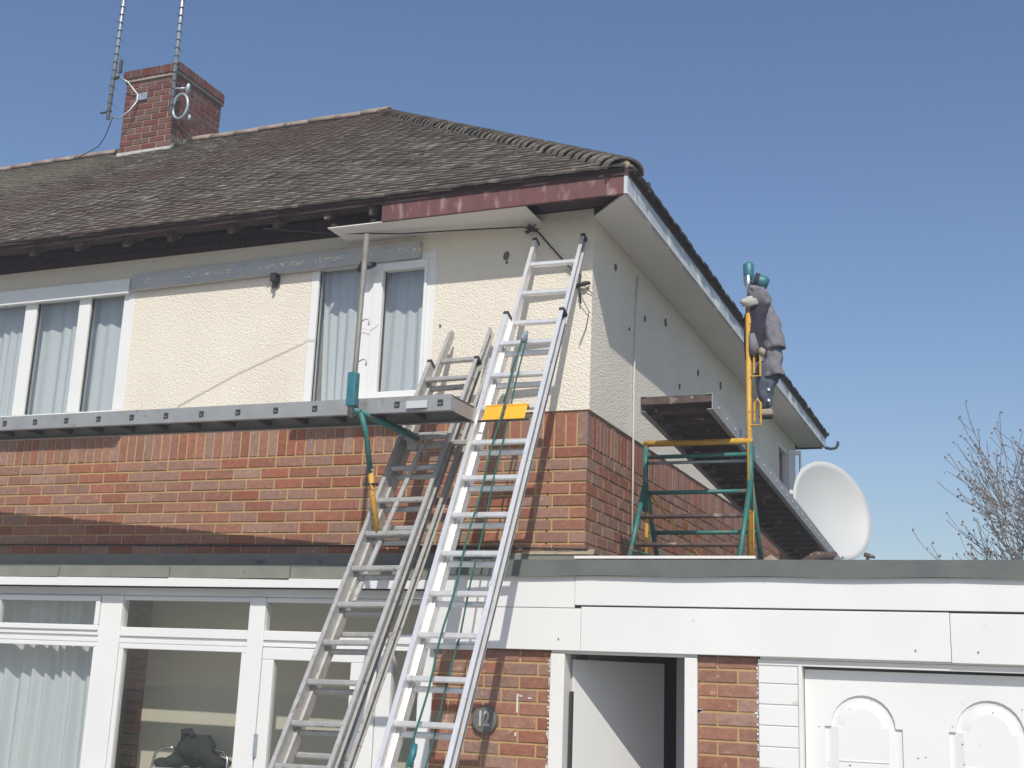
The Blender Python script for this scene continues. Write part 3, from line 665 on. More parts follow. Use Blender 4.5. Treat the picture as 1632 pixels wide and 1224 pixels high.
# porch interior
m = MB(); m.box(-6.2, -.30, .45, .55, 0, 2.4); m.build('porch_back_wall', M['interior'], house)
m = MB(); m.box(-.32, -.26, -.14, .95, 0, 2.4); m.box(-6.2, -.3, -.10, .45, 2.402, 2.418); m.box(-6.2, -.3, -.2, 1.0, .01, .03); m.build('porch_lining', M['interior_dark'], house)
m = MB()
for k in range(32):
    z = .06 + .075 * k
    m.box(-3.60, -3.50, .39, .449, z, z + .065, random.random())
m.build('inner_brick_reveal', M['brick_s'], house, kind='stuff')
MB().box(-3.66, -3.602, .10, .45, .03, 2.4).build('inner_partition', M['interior_dark'], house)

# ================================================================== GARAGE
gar = thing('garage', 'flat-roofed attached garage with white fascia, brick piers and felt-edged roof', 'garage', (1.5, 1, 0))
def brickwork(x0, x1, z0, z1, yf, parent, zobj):
    m = MB(); m.box(x0 + .003, x1 - .003, yf + .006, yf + .11, z0, z1); m.build('pier_mortar', M['mortar'], parent)
    rest_ = MB(); k = 0; z = z1 - .068
    me = BM['f']; mh = BM['h']
    while z > z0:
        x = x0 + (0 if k % 2 else -.1125)
        while x < x1 - .02:
            a = max(x, x0); b = min(x + .215, x1)
            if b - a > .02:
                if z > zobj:
                    if abs(b - a - .215) < .002: inst(me, 'brick', parent, (a, yf + jit(.0015), z))
                    else: inst(mh, 'brick', parent, (a, yf + jit(.0015), z), None, ((b - a) / .1025, 1, 1))
                else: rest_.box(a, b, yf, yf + .1, z, z + .065, random.random())
            x += .225
        z -= .075; k += 1
    rest_.build('lower_brick_courses', M['brick_s'], parent, kind='stuff')
brickwork(-.850, -.098, 0, 2.066, -.26, gar, 1.30)
brickwork(.757, 1.084, 0, 2.066, -.26, gar, 1.30)
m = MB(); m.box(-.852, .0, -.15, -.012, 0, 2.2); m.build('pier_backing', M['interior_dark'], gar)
# door frame
m = MB(); m.box(-.097, -.012, -.285, -.17, 0, 2.048); m.box(.686, .756, -.285, -.17, 0, 2.048); m.box(-.097, .756, -.272, -.17, 2.049, 2.10); m.build('door_frame', M['white_wood'], gar, bevel=.004)
# open door leaf, hung on the left post and swung inwards
a = math.radians(29); e = Vector((math.sin(a), math.cos(a), 0)); nrm = Vector((math.cos(a), -math.sin(a), 0)); h0 = Vector((.004, -.165, .02))
m = MB(); m.obox(h0, e * .75, -nrm * .038, (0, 0, 2.0)); dl = m.build('side_door', M['wood_door'], gar, bevel=.003, label='plain white side door swung open into the garage')
m = MB(); m.obox((-.004, -.205, .02), (.012, .0, 0), (0, .04, 0), (0, 0, 1.82)); m.build('gap_shade_strip', M['rubber'], dl)  # black strip standing in for the dark gap between post and leaf
# inner walls, roof, back
m = MB(); m.box(.012, .03, .05, 1.7, 0, 2.45); m.box(.42, 4.34, .58, .63, 0, 2.24); m.box(4.35, 4.5, -.10, 6.9, 0, 2.48); m.box(.012, 4.35, 6.85, 6.95, 0, 2.48); m.build('inner_wall', M['garage_in'], gar)
m = MB(); m.box(.69, 4.35, -.13, 2.6, 2.25, 2.27); m.box(.03, .69, -.13, 2.6, 2.26, 2.28); m.build('ceiling', M['garage_in'], gar)
# roof
m = MB(); m.box(-.852, 4.6, -.285, -.013, 2.45, 2.565); m.box(.012, 4.6, -.013, 7.0, 2.45, 2.565); m.build('flat_roof', M['felt'], gar)
x = -.855; k = 0
while x < 4.6:
    ln = (1.05, 1.9, 2.3)[k % 3]; e_ = min(x + ln, 4.6)
    m = MB(); n = 12
    for i in range(n):
        a0 = x + (e_ - x) * i / n; a1 = x + (e_ - x) * (i + 1) / n
        w0 = .004 * math.sin(a0 * 7) ; w1 = .004 * math.sin(a1 * 7)
        m.add([(a0, -.331 - (k % 2) * .002, 2.486 + w0), (a1, -.331 - (k % 2) * .002, 2.486 + w1), (a1, -.326, 2.578), (a0, -.326, 2.578), (a0, -.29, 2.486), (a1, -.29, 2.486), (a1, -.286, 2.583), (a0, -.286, 2.583)], [(0, 1, 2, 3), (4, 7, 6, 5), (0, 4, 5, 1), (3, 2, 6, 7)])
    m.build('felt_edge', M['felt'], gar); x = e_; k += 1
# fascia boards, two high, in lengths
for (xa, xb, z0_, z1_, yy) in ((-.86, .045, 2.306, 2.50, -.302), (.047, 4.6, 2.322, 2.50, -.304), (-.86, .085, 2.066, 2.303, -.301), (.087, 2.07, 2.066, 2.313, -.3025), (2.072, 4.6, 2.062, 2.310, -.303)):
    MB().box(xa, xb, yy, -.275, z0_, z1_).build('fascia_board', M['white'], gar, bevel=.003)
m = MB(); m.box(-.86, 4.6, -.29, -.262, 2.09, 2.48); m.build('fascia_backing', M['rubber'], gar)
m = MB(); m.box(1.10, 4.3, -.2745, -.22, 2.055, 2.10); m.build('fascia_soffit', M['white'], gar)
# screw and marks
m = MB()
for p in ((-.045, 2.13), (1.9, 2.12), (2.2, 2.12)): m.path([(p[0], -.309, p[1]), (p[0], -.300, p[1])], .004, 8)
m.build('screw_head', M['hole'], gar)
# shiplap boards
zt = 2.034
m = MB(); m.box(1.0855, 1.297, -.235, -.17, 0, 2.05); m.build('shiplap_backing', M['white_wood'], gar)
for k in range(19):
    z1_ = zt - .1085 * k
    q = chbox(1.0855, 1.297, -.262, -.236, z1_ - .1065, z1_, .004, 'y-'); q.build('shiplap_board', M['white'], gar)
m = MB(); m.box(1.2975, 1.318, -.27, -.15, 0, 2.022); m.box(1.0855, 3.75, -.268, -.15, 2.0225, 2.054); m.box(3.70, 3.72, -.27, -.15, 0, 2.022); m.box(3.72, 4.4, -.26, -.15, 0, 2.022); m.build('garage_door_frame', M['white_wood'], gar, bevel=.003)
# garage door with embossed arched panels
DX0, DX1, DZ0, DZ1, DY = 1.322, 3.695, .03, 2.008, -.205
def arch(cx, zc, r, hw, zb, n=14):
    pts = [(cx - hw, zb), (cx + hw, zb), (cx + hw, zc)]
    pts += [(cx + r * math.cos(t), zc + r * math.sin(t)) for t in [math.pi * k / n for k in range(n + 1)]]
    pts += [(cx - hw, zc)]; return pts
def inset_arch(cx, zc, r, d, hw, zb): return arch(cx, zc, r - d, hw - d, zb + d)
outer = [(DX0, DZ0), (DX1, DZ0), (DX1, DZ1), (DX0, DZ1)]
cxs = [1.617 + .617 * k for k in range(4)]
cxs = [c_ for c_ in cxs if c_ + .2 < DX1]
holes = [arch(c_, 1.722, .163, .197, 1.03) for c_ in cxs] + [[(c_ - .197, .2), (c_ + .197, .2), (c_ + .197, .93), (c_ - .197, .93)] for c_ in cxs]
m = MB(); polys = [outer] + holes; flat = [p for q in polys for p in q]
tr = tessellate_polygon([[Vector((x, z, 0)) for x, z in q] for q in polys])
m.add([(x, DY, z) for x, z in flat], [tuple(t) for t in tr])
gd = m.build('garage_door', M['white'], gar, label='white up-and-over garage door with embossed arched panels')
for h in holes:
    m = MB(); n = len(h); cxm = sum(p[0] for p in h[:2]) / 2; top = max(p[1] for p in h); bot = min(p[1] for p in h)
    if top > 1.5: L1, L2, L3, L4 = [arch(cxm, 1.722, .163 - d, .197 - d, 1.03 + d) for d in (0, .004, .026, .070)]
    else: L1, L2, L3, L4 = [[(cxm - .197 + d, .2 + d), (cxm + .197 - d, .2 + d), (cxm + .197 - d, .93 - d), (cxm - .197 + d, .93 - d)] for d in (0, .004, .026, .070)]
    rings = [(L1, DY), (L2, DY + .013), (L3, DY + .013), (L4, DY + .001)]
    vs = [(x, y, z) for R, y in rings for x, z in R]; fs = []
    for i in range(3):
        for j in range(n): fs.append((i * n + j, i * n + (j + 1) % n, (i + 1) * n + (j + 1) % n, (i + 1) * n + j))
    t4 = tessellate_polygon([[Vector((x, z, 0)) for x, z in L4]]); fs += [tuple(3 * n + i for i in t) for t in t4]
    m.add(vs, fs)
    if top > 1.5: m.box(cxm - .125, cxm + .125, DY - .003, DY + .001, 1.55, 1.553)
    m.build('door_panel', M['white'], gd)
m = MB(); m.box(DX0, DX1, -.187, -.18, DZ0, DZ1); m.build('door_backing', M['white'], gd)
m = MB()
for i in range(14): 
    px, pz = random.uniform(1.35, 2.4), random.uniform(1.5, 1.98); m.box(px, px + random.uniform(.003, .012), DY - .002, DY, pz, pz + .003)
m.build('paint_chip', M['hole'], gd)
# paint dabs left on the panel bricks and piers
m = MB()
for i in range(8): m.box(.752 + jit(.004), .76 + random.uniform(0, .03), -.264, -.2615, 1.765 + jit(.01), 1.775 + jit(.004))
for a_, b_, c_, d_ in ((-.305, -.297, 1.71, 1.80), (-.300, -.27, 1.80, 1.806), (-.235, -.215, 1.79, 1.797), (-.305, -.293, 1.80, 1.815), (-.31, -.302, 1.58, 1.60), (-.2, -.16, 1.38, 1.40), (1.065, 1.083, 1.765, 1.775)):
    m.box(a_, b_, -.2635, -.2605, c_, d_)
for i in range(34):
    zz_ = random.uniform(1.3, 2.05); m.box(-.112 + jit(.006), -.100 + jit(.004), -.2635, -.2605, zz_, zz_ + random.uniform(.004, .02))
    m.box(1.079 + jit(.003), 1.0845, -.2635, -.2605, zz_, zz_ + random.uniform(.004, .015))
m.build('paint_dab', M['white_wood'], gar, kind='stuff')

# house number
hn = thing('house_number', 'round grey plaque reading 12 on the brick pier behind the ladder', 'house number', (-.495, -.275, 1.661))
m = MB(); n = 28; m.path([(-.495, -.262, 1.661), (-.495, -.285, 1.661), (-.495, -.292, 1.661)], [.078, .078, .070], n); m.build('plaque', M['disc'], hn)
tc = bpy.data.curves.new('digits', 'FONT'); tc.body = '12'; tc.size = .088; tc.extrude = .004; tc.align_x = 'CENTER'; tc.align_y = 'CENTER'; tc.offset = .0018
to = bpy.data.objects.new('digits_tmp', tc); COL.objects.link(to); bpy.context.view_layer.update()
me = bpy.data.meshes.new_from_object(to.evaluated_get(bpy.context.evaluated_depsgraph_get())); me.materials.clear(); me.materials.append(M['glove']); bpy.data.objects.remove(to)
do = bpy.data.objects.new('digits', me); COL.objects.link(do); do.parent = hn; do.location = Vector((-.495, -.295, 1.664)) - WL[hn.name]; do.rotation_euler = (math.pi / 2, 0, 0); do.scale = (.9, 1.35, 1)

# white strip lying along the roof edge
tag(MB().box(.045, 1.087, -.329, -.285, 2.584, 2.600).build('white_batten', M['white_wood'], bevel=.002), 'thin white strip lying along the edge of the felt garage roof', 'batten')

# ================================================================== curtains and porch things
def curtain(x0, x1, z0, z1, y, label, amp=.013, seed=0, cat='curtain', group=None, flare=0):
    random.seed(seed); n = int((x1 - x0) / .008); m = MB(); ph = [random.uniform(0, 6.28) for _ in range(5)]
    cols = []
    for zi in range(9):
        f = zi / 8; z = z0 + (z1 - z0) * f; row = []
        for i in range(n + 1):
            x = x0 + (x1 - x0) * i / n
            wv = math.sin(x * 62 + ph[0] + math.sin(x * 9 + ph[1]) * 2.2) * amp + math.sin(x * 21 + ph[2]) * amp * .8
            row.append((x + flare * (1 - f) * math.sin(x * 6 + ph[3]) * .05, y + wv * (1 - .35 * f), z))
        cols += row
    fs = [(j * (n + 1) + i, j * (n + 1) + i + 1, (j + 1) * (n + 1) + i + 1, (j + 1) * (n + 1) + i) for j in range(8) for i in range(n)]
    m.add(cols, fs); o = m.build('net_curtain', M['curtain'], smooth=True); return tag(o, label, cat, group)
curtain(-2.03, -1.14, 3.60, 4.67, .11, 'white net curtain inside the upstairs window behind the ladder tops', seed=1, flare=1)
curtain(-6.0, -3.62, 3.62, 4.69, .12, 'white net curtain across the wide upstairs window at the left edge', seed=2)
curtain(-5.85, -3.42, .3, 2.33, -.02, 'long pale curtain in the ground-floor window at the bottom left', amp=.03, seed=3, flare=1)
random.seed(11)
ch_ = thing('walking_frame', 'chrome tubular frame behind the porch window holding a dark bag', 'walking frame', (-2.85, .25, .02))
for xx, sg in ((-3.14, 1), (-2.53, -1)):
    m = MB(); m.path([(xx, .10, .03), (xx, .16, 1.22), (xx + sg * .01, .17, 1.30), (xx + sg * .05, .18, 1.345), (xx + sg * .12, .19, 1.35), (xx + sg * .15, .20, 1.34)], .010, 8); m.build('side_tube', M['chrome'], ch_, smooth=True)
    m = MB(); m.path([(xx, .36, .03), (xx, .33, 1.22)], .010, 8); m.build('rear_tube', M['chrome'], ch_, smooth=True)
m = MB(); m.box(-3.12, -2.55, .12, .36, 1.19, 1.215); m.build('tray', M['dish'], ch_, bevel=.008)
bg_ = thing('bag', 'dark bag slumped on the chrome frame inside the porch window', 'bag', (-2.85, .24, 1.216))
m = MB(); m.path([(-3.12, .2, 1.235), (-3.02, .22, 1.25), (-2.94, .23, 1.29), (-2.87, .24, 1.34), (-2.79, .24, 1.335), (-2.72, .24, 1.28), (-2.64, .25, 1.265), (-2.57, .25, 1.24)], [.02, .035, .075, .115, .11, .07, .055, .02], 14, ry=[.02, .04, .07, .10, .10, .07, .05, .02], noise=.12, up=(0, 0, 1)); bgo = m.build('bag_body', M['blackcloth'], bg_, smooth=True, sub=2); dd_ = bgo.modifiers.new('rumple', 'DISPLACE'); tx = bpy.data.textures.new('bag_folds', 'CLOUDS'); tx.noise_scale = .09; dd_.texture = tx; dd_.strength = .10
m = MB(); m.path([(-2.92, .2, 1.40), (-2.93, .2, 1.455), (-2.88, .2, 1.46), (-2.85, .2, 1.42)], [.03, .03, .025, .02], 8, noise=.1); m.build('bag_flap', M['blackcloth'], bg_, smooth=True)

# ================================================================== LADDERS
X_ = Vector((1, 0, 0))
def channel(mb, p0, p1, outx, N, dep, fl, th, sgn):
    # C-shaped stile: web at outer side, flanges pointing outwards
    L_ = p1 - p0
    mb.obox(p0 - N * dep / 2, X_ * sgn * th, N * dep, L_)
    mb.obox(p0 - N * dep / 2 + X_ * sgn * th, X_ * sgn * (fl - th), N * th * 1.4, L_)
    mb.obox(p0 + N * (dep / 2 - th * 1.4) + X_ * sgn * th, X_ * sgn * (fl - th), N * th * 1.4, L_)
def ladder_section(t, A, D, wdt, i0, i1, noff, inset, rungs, N, m_al, dep=.058, fl=.026, wx=(0, 0), cap='block', holes=True, strip=False):
    s = D.length; d = D.normalized(); off = N * noff
    a = A + off + X_ * inset; b = A + off + X_ * (wdt - inset) + Vector((0, wx[0], wx[1]))
    for q, sg in ((a, -1), (b, 1)):
        m = MB(); channel(m, q + D * i0, q + D * i1, 0, N, dep, fl, .003, sg)
        if cap == 'round':
            m.path([q + D * i0 + X_ * sg * .0015, q + D * i0 + X_ * sg * .004], dep / 2 - .001, 12)
        m.build('stile', m_al, t, bevel=0)
        if sg == 1 and strip:
            m = MB(); m.obox(q + D * (i0 + .12) - N * (dep / 2 - .009) + X_ * .0035, X_ * .003, N * (dep - .018), D * (i1 - i0 - .2)); m.build('printed_strip', M['stile'], t)
        if cap == 'block':
            m = MB(); m.obox(q + D * i0 - N * (dep / 2 + .003) - X_ * (.003 * sg) - d * .004, X_ * sg * (fl + .006), N * (dep + .006), d * .022); m.build('end_cap', M['rubber'], t, bevel=.002)
    rm_ = MB(); prof = [(-.013, -.015), (.013, -.015), (.018, -.007), (.018, .009), (.012, .015), (-.012, .015), (-.018, .009), (-.018, -.007)]
    ln = (b - a).length - .0005; dirr = (b - a).normalized()
    up = Vector((0, 0, 1)); fw = dirr.cross(up).normalized()
    rm_.prism(prof, (0, 0, 0), fw, up, dirr * ln)
    me_ = mesh_only(rm_, 'rung', m_al)
    for i in rungs: inst(me_, 'rung', t, a + D * i)
    if holes:
        hb = MB(); hb.path([Vector((0, 0, 0)), Vector((.004, 0, 0))], .012, 10); hm_ = mesh_only(hb, 'rung_end', M['steel'])
        for i in rungs: inst(hm_, 'rung_end', t, b + D * i + X_ * .003)
    return a, b
A1 = Vector((-.391, -.495, 3.851)); D1 = Vector((-.00992, -.0913, -.2185)); N1 = X_.cross(D1.normalized()).normalized()
if N1.y < 0: N1 = -N1
foot1 = 3.851 / .2185 - .1
lad1 = thing('extension_ladder', 'bright aluminium extension ladder with green rope and yellow sign, reaching the stripped eaves corner', 'ladder', (-.4, -2.1, 0), 'extension ladders leaning on the house front')
a1, b1 = ladder_section(lad1, A1, D1, .329, -.95, foot1, 0, 0, [i for i in range(0, int(foot1))], N1, M['alu'], dep=.066, fl=.027, wx=(.0137, .0006), strip=True)
ladder_section(lad1, A1, D1, .329, -3.75, 11.4, .066, .016, [i + .12 for i in range(-3, 12)], N1, M['alu'], dep=.058, fl=.024, wx=(.0137, .0006), strip=True)
m = MB()
for q in (a1, b1): m.obox(q + D1 * (foot1 - .1) - N1 * .04 - X_ * .03, X_ * .06, N1 * .08, D1 * .4)
m.build('rubber_foot', M['rubber'], lad1)
# yellow folded sign on rung 2
q0 = A1 + D1 * 2.08 + X_ * .035 - N1 * .045
m = MB(); dd = D1.normalized(); m.obox(q0, X_ * .122, N1 * .006, dd * .092); m.obox(q0 + X_ * .130, X_ * .128, N1 * .006, dd * .092); m.obox(q0 - dd * .012, X_ * .122, N1 * .05, dd * .010); m.obox(q0 + X_ * .130 - dd * .012, X_ * .128, N1 * .05, dd * .010)
m.build('yellow_sign', M['orange_yellow'], lad1, bevel=.002)
m = MB(); m.tube(q0 + dd * .094 + N1 * .01 - X_ * .03, q0 + dd * .094 + N1 * .01 + X_ * .285, .006); m.build('lock_bar', M['rubber'], lad1)
# rope and pulley
pul = A1 + X_ * .165 + D1 * .05 - N1 * .05
m = MB(); m.path([pul - X_ * .012, pul + X_ * .012], .026, 14); m.obox(pul - X_ * .014 - dd * .05 - N1 * .01, X_ * .028, N1 * .02, dd * .03); m.build('pulley', M['steel'], lad1)
def sag(p, q, n, amp, ph): return [p.lerp(q, i / n) + X_ * amp * math.sin(i * 1.3 + ph) + N1 * (-.008 * math.sin(math.pi * i / n)) for i in range(n + 1)]
m = MB(); m.path(sag(pul - X_ * .012, A1 + X_ * .150 + D1 * 2.0 - N1 * .055, 8, .003, 0), .0065, 6); m.path(sag(A1 + X_ * .150 + D1 * 2.0 - N1 * .055, A1 + X_ * .175 + D1 * 16.8 - N1 * .07, 30, .006, 1), .0065, 6); m.build('rope', M['rope_green'], lad1, smooth=True)
m = MB(); m.path(sag(pul + X_ * .014, A1 + X_ * .20 + D1 * 8 + N1 * .045, 14, .004, 2), .0055, 6); m.path(sag(A1 + X_ * .20 + D1 * 8 + N1 * .045, A1 + X_ * .215 + D1 * 16.5 + N1 * .04, 14, .004, 3), .0055, 6); m.build('rope_return', M['rope_green'], lad1, smooth=True)
kn = A1 + X_ * .17 + D1 * 10.5 - N1 * .06
m = MB(); m.path([kn + dd * .0, kn + dd * .05, kn + dd * .11], [.014, .02, .012], 8, noise=.1); m.build('rope_knot', M['teal'], lad1, smooth=True)

A2 = Vector((-.9394, -.3677, 3.688)); D2 = Vector((-.01005, -.10868, -.20473)); N2 = X_.cross(D2.normalized()).normalized()
if N2.y < 0: N2 = -N2
foot2 = 3.688 / .20473 - .1
lad2 = thing('extension_ladder', 'dull weathered three-section ladder passing behind the end of the staging board', 'ladder', (-1.0, -2.3, 0), 'extension ladders leaning on the house front')
a2, b2 = ladder_section(lad2, A2, D2, .285, -.62, foot2, 0, -.006, list(range(0, int(foot2))), N2, M['alu_old'], dep=.062, fl=.024, wx=(.0037, .0043), cap='block')
ladder_section(lad2, A2, D2, .285, -1.95, 12.2, .064, .012, [i + .08 for i in range(-1, 12)], N2, M['alu_old'], dep=.056, fl=.022, wx=(.0037, .0043), cap='round')
ladder_section(lad2, A2, D2, .285, -1.05, foot2 - .3, .118, -.030, [i + .5 for i in range(1, 16, 3)], N2, M['alu_old'], dep=.048, fl=.022, wx=(.0037, .0043), cap='round', holes=True)
m = MB()
for q in (a2, b2): m.obox(q + D2 * (foot2 - .1) - N2 * .04 - X_ * .03, X_ * .06, N2 * .08, D2 * .4)
m.build('rubber_foot', M['rubber'], lad2)

# ================================================================== STAGING BOARD on ladder bracket
stg = thing('staging_board', 'long grey aluminium staging board under the upstairs windows, square holes along its edge', 'staging board', (-3.2, -.9, 3.36))
SX0, SX1 = -6.3, -.43
def sy(x): return (.045 * max(0, (-1.5 - x)))     # the far end stands a little nearer the wall
yl = .36; zl = .11
def board_beam(name, ya, z0, z1, inner):
    m = MB(); a = Vector((SX1, ya, z0)); u = Vector((SX0 - SX1, yl, zl)); d = 1 if inner else -1
    m.obox(a, u, (0, .004 * d, 0), (0, 0, z1 - z0)); m.obox(a + Vector((0, .004 * d, 0)), u, (0, .03 * d, 0), (0, 0, .004)); m.obox(a + Vector((0, .004 * d, z1 - z0 - .004)), u, (0, .03 * d, 0), (0, 0, .004))
    return m.build(name, M['alu_board'], stg)
board_beam('side_beam', -1.08, 3.322, 3.412, True); board_beam('side_beam', -.735, 3.322, 3.412, False)
m = MB(); m.obox((SX1, -1.045, 3.400), (SX0 - SX1, yl, zl), (0, .275, 0), (0, 0, .009)); m.build('deck', M['deck'], stg)
m = MB(); m.obox((SX1 - .001, -1.075, 3.323), (-.006, 0, 0), (0, .335, 0), (0, 0, .088)); m.build('end_plate', M['alu_board'], stg)
rb = mesh_only(MB().box(-.014, .014, .005, .34, 0, .028), 'cross_rung', M['deck'])
hs_ = mesh_only(MB().box(-.016, .016, -.003, .001, -.017, .017), 'rung_socket', M['rubber'])
hl_ = mesh_only(MB().box(-.008, .008, -.006, -.0035, -.010, -.002), 'rung_plug', M['post'])
for k in range(21):
    x = -.497 - .2775 * k; fq = (x - SX1) / (SX0 - SX1); yy = fq * yl; zz_ = fq * zl
    inst(rb, 'cross_rung', stg, (x, -1.08 + yy, 3.352 + zz_)); inst(hs_, 'rung_socket', stg, (x, -1.081 + yy, 3.366 + zz_)); inst(hl_, 'rung_plug', stg, (x, -1.081 + yy, 3.366 + zz_))
MB().box(-.705, -.575, -1.0835, -1.0805, 3.342, 3.385).build('pale_sticker', M['dish'], stg)

brk = thing('ladder_bracket', 'green and yellow steel ladder bracket carrying the right end of the staging board', 'ladder bracket', (-.95, -.9, 3.2))
m = MB(); m.path([(-1.035, -1.115, 3.30), (-1.028, -1.112, 3.62), (-1.015, -1.11, 4.395)], .016, 8); m.build('guard_post', M['post'], brk, smooth=True)
m = MB(); m.box(-1.062, -1.006, -1.14, -1.088, 3.36, 3.56); m.build('socket', M['teal'], brk, bevel=.008)
m = MB(); m.path([(-1.03, -1.11, 3.345), (-.88, -.70, 3.285), (-.90, -.58, 3.285)], .021, 8); m.build('arm', M['green'], brk, smooth=True)
m = MB(); m.path([(-.985, -1.09, 3.335), (-.86, -.72, 3.268), (-.87, -.60, 3.268)], .016, 8); m.build('arm_rail', M['green'], brk, smooth=True)
m = MB(); m.path([(-.985, -1.095, 3.33), (-.965, -1.05, 3.22), (-.95, -1.0, 3.0)], .016, 8); m.build('brace', M['green'], brk, smooth=True)
m = MB(); m.path([(-.95, -1.0, 3.02), (-.945, -.96, 2.86), (-.925, -.91, 2.66)], .017, 8); m.build('lower_brace', M['yellow'], brk, smooth=True)
m = MB(); m.path([(-.995, -.99, 2.94), (-.90, -.99, 2.935)], .007, 6); m.build('pin', M['rubber'], brk)
m = MB(); m.box(-1.0, -.70, -.895, -.845, 2.645, 2.668); m.build('rung_clamp', M['alu_old'], brk, bevel=.004)
m = MB(); m.obox((-.80, -.56, 3.262), (.30, 0, 0), (0, .045, 0), (0, 0, -.03)); m.box(-.93, -.86, -.62, -.54, 3.20, 3.30); m.build('hook_bar', M['alu_old'], brk, bevel=.005)
m = MB(); pa = Vector((-.80, -.69, 3.22)); pb = Vector((-1.005, -1.02, 2.285)); m.obox(pa, (.026, 0, 0), (0, .012, -.006), pb - pa); m.build('support_bar', M['alu_old'], brk)
for z_ in (3.62, 3.86):
    m = MB(); m.path([(-1.02, -1.11, z_), (-.99, -1.10, z_ + .02), (-.968, -1.10, z_ + .012), (-.968, -1.10, z_ - .02)], .004, 6); m.build('hook', M['alu_old'], brk, smooth=True)

# ================================================================== silver board fixed along the wall
m = MB(); m.box(-1.20, 1.20, -.02, .02, -.062, .062); 
sb = m.build('silver_board', M['foil'], None, bevel=.004); sb.location = (-2.41, -.036, 4.680); sb.rotation_euler = (0, -.014, 0); tag(sb, 'long silver board with a line of foil marks, fixed on the wall above the windows', 'board')
m = MB(); m.box(-.02, .02, -.03, .035, -.06, .0); m.box(-.008, .008, -.02, .0, -.11, -.06); o = m.build('wall_bracket', M['rubber']); o.location = (-2.35, -.045, 4.62); tag(o, 'small dark bracket under the silver board between the two upstairs windows', 'bracket')
m = MB(); m.path([(-1.64, -.10, 4.56), (-1.60, -.12, 4.59), (-1.55, -.12, 4.58), (-1.52, -.09, 4.60)], [.02, .03, .025, .015], 8); tag(m.build('pipe_clamp', M['rubber'], smooth=True), 'small black clamp under the silver board at the head of the right-hand window', 'clamp')

# ================================================================== cables
def cable(pts, r, m_, label, n=6):
    m = MB(); m.path(pts, r, n); return tag(m.build('cable', M[m_], smooth=True), label, 'cable')
cable([(-2.3, -.31, 4.86), (-1.8, -.20, 4.81), (-1.3, -.15, 4.775), (-.8, -.10, 4.77), (-.46, -.06, 4.765), (-.40, -.05, 4.74), (-.37, -.05, 4.735)], .005, 'copper_dark', 'dark cable hanging along the top of the render under the eaves')
cable([(-.37, -.05, 4.74), (-.27, -.045, 4.62), (-.14, -.04, 4.47), (-.06, -.035, 4.40), (-.07, -.035, 4.32), (-.055, -.035, 4.22)], .006, 'copper_dark', 'dark cable slanting down the wall between the ladder tops')
m = MB()
for i in range(12): 
    a = random.uniform(0, 6.28); m.path([(-.40, -.05, 4.745), (-.40 + math.cos(a) * .05, -.06 + jit(.02), 4.745 + math.sin(a) * .04)], [.012, .003], 5)
tag(m.build('cable_tangle', M['copper_dark']), 'dark tangle of cable ends at the head of the bright ladder', 'cable')
cable([(-9, -.020, 2.715), (-4.6, -.020, 2.715), (-1.7, -.020, 2.70), (-.02, -.020, 2.672), (.016, -.015, 2.67), (.022, .1, 2.66), (.022, .6, 2.61)], .006, 'copper_dark', 'thin black cable running level along the brickwork above the lower roof')
cable([(-3.10, -.018, 3.70), (-2.6, -.018, 3.92), (-2.1, -.018, 4.10), (-2.05, -.022, 4.125), (-1.99, -.02, 4.12)], .0022, 'pale_cable', 'thin grey wire slanting across the render between the windows')
cable([(-1.66, -.03, 4.13), (-1.62, -.034, 4.17), (-1.56, -.034, 4.15), (-1.50, -.034, 4.19)], .002, 'pale_cable', 'short loop of wire on the middle frame of the right window')
cable([(.022, .965, 4.72), (.022, .93, 4.4), (.022, .90, 3.9), (.022, .91, 3.3), (.018, .925, 2.7)], .007, 'pale_cable', 'thin pale cable running straight down the side wall')
cable([(.016, -.02, 4.28), (-.03, -.04, 4.33), (-.06, -.06, 4.30), (-.04, -.05, 4.24), (.0, -.03, 4.16), (-.02, -.03, 4.05), (-.06, -.03, 3.95)], .0025, 'copper_dark', 'wispy loop of wire at the corner of the house beside the ladder')
m = MB(); m.path([(-.10, -.03, 4.335), (-.02, -.05, 4.345), (.0, -.03, 4.35)], [.012, .016, .01], 8); tag(m.build('pipe_clamp', M['rubber'], smooth=True), 'small black clip fixed to the render at the house corner', 'clamp')

# ================================================================== TRESTLE and side plank
tr_ = thing('trestle', 'green and yellow adjustable steel trestle with a tall yellow post standing on the garage roof', 'trestle', (.53, .6, 2.565))
TY = .6; XL, XR = .20, .885
def tb(name, a, b, r, m_): MB().path([a, b], r, 8).build(name, M[m_], tr_, smooth=True)
tb('top_bar', (XL - .015, TY, 3.425), (XR + .015, TY, 3.42), .021, 'yellow')
for x in (XL, XR):
    tb('upper_post', (x, TY, 2.98), (x, TY, 3.41), .019, 'green')
    tb('inner_tube', (x + .004, TY + .02, 2.60), (x + .004, TY + .02, 3.15), .014, 'yellow')
    for dy in (-.36, .36): tb('leg', (x, TY + dy * .02, 3.16), (x + dy * .03, TY + dy, 2.567), .017, 'green')
for z_, dy, m_ in ((3.335, 0, 'green'), (3.30, .03, 'steel'), (3.10, 0, 'green'), (2.93, -.12, 'fascia_red'), (2.86, .16, 'green'), (2.74, -.22, 'fascia_red'), (2.66, .3, 'green')):
    tb('cross_bar', (XL, TY + dy, z_), (XR, TY + dy, z_), .011 if m_ == 'steel' else .014, m_ if m_ != 'fascia_red' else 'rafter')
tb('diagonal', (XL + .02, TY + .02, 3.10), (XL + .36, TY + .33, 2.62), .007, 'yellow')
tb('diagonal', (XL + .0, TY - .3, 2.70), (XL + .05, TY + .3, 2.70), .007, 'green')
tb('tall_post', (XR - .006, TY, 2.60), (XR - .006, TY, 4.315), .018, 'yellow')
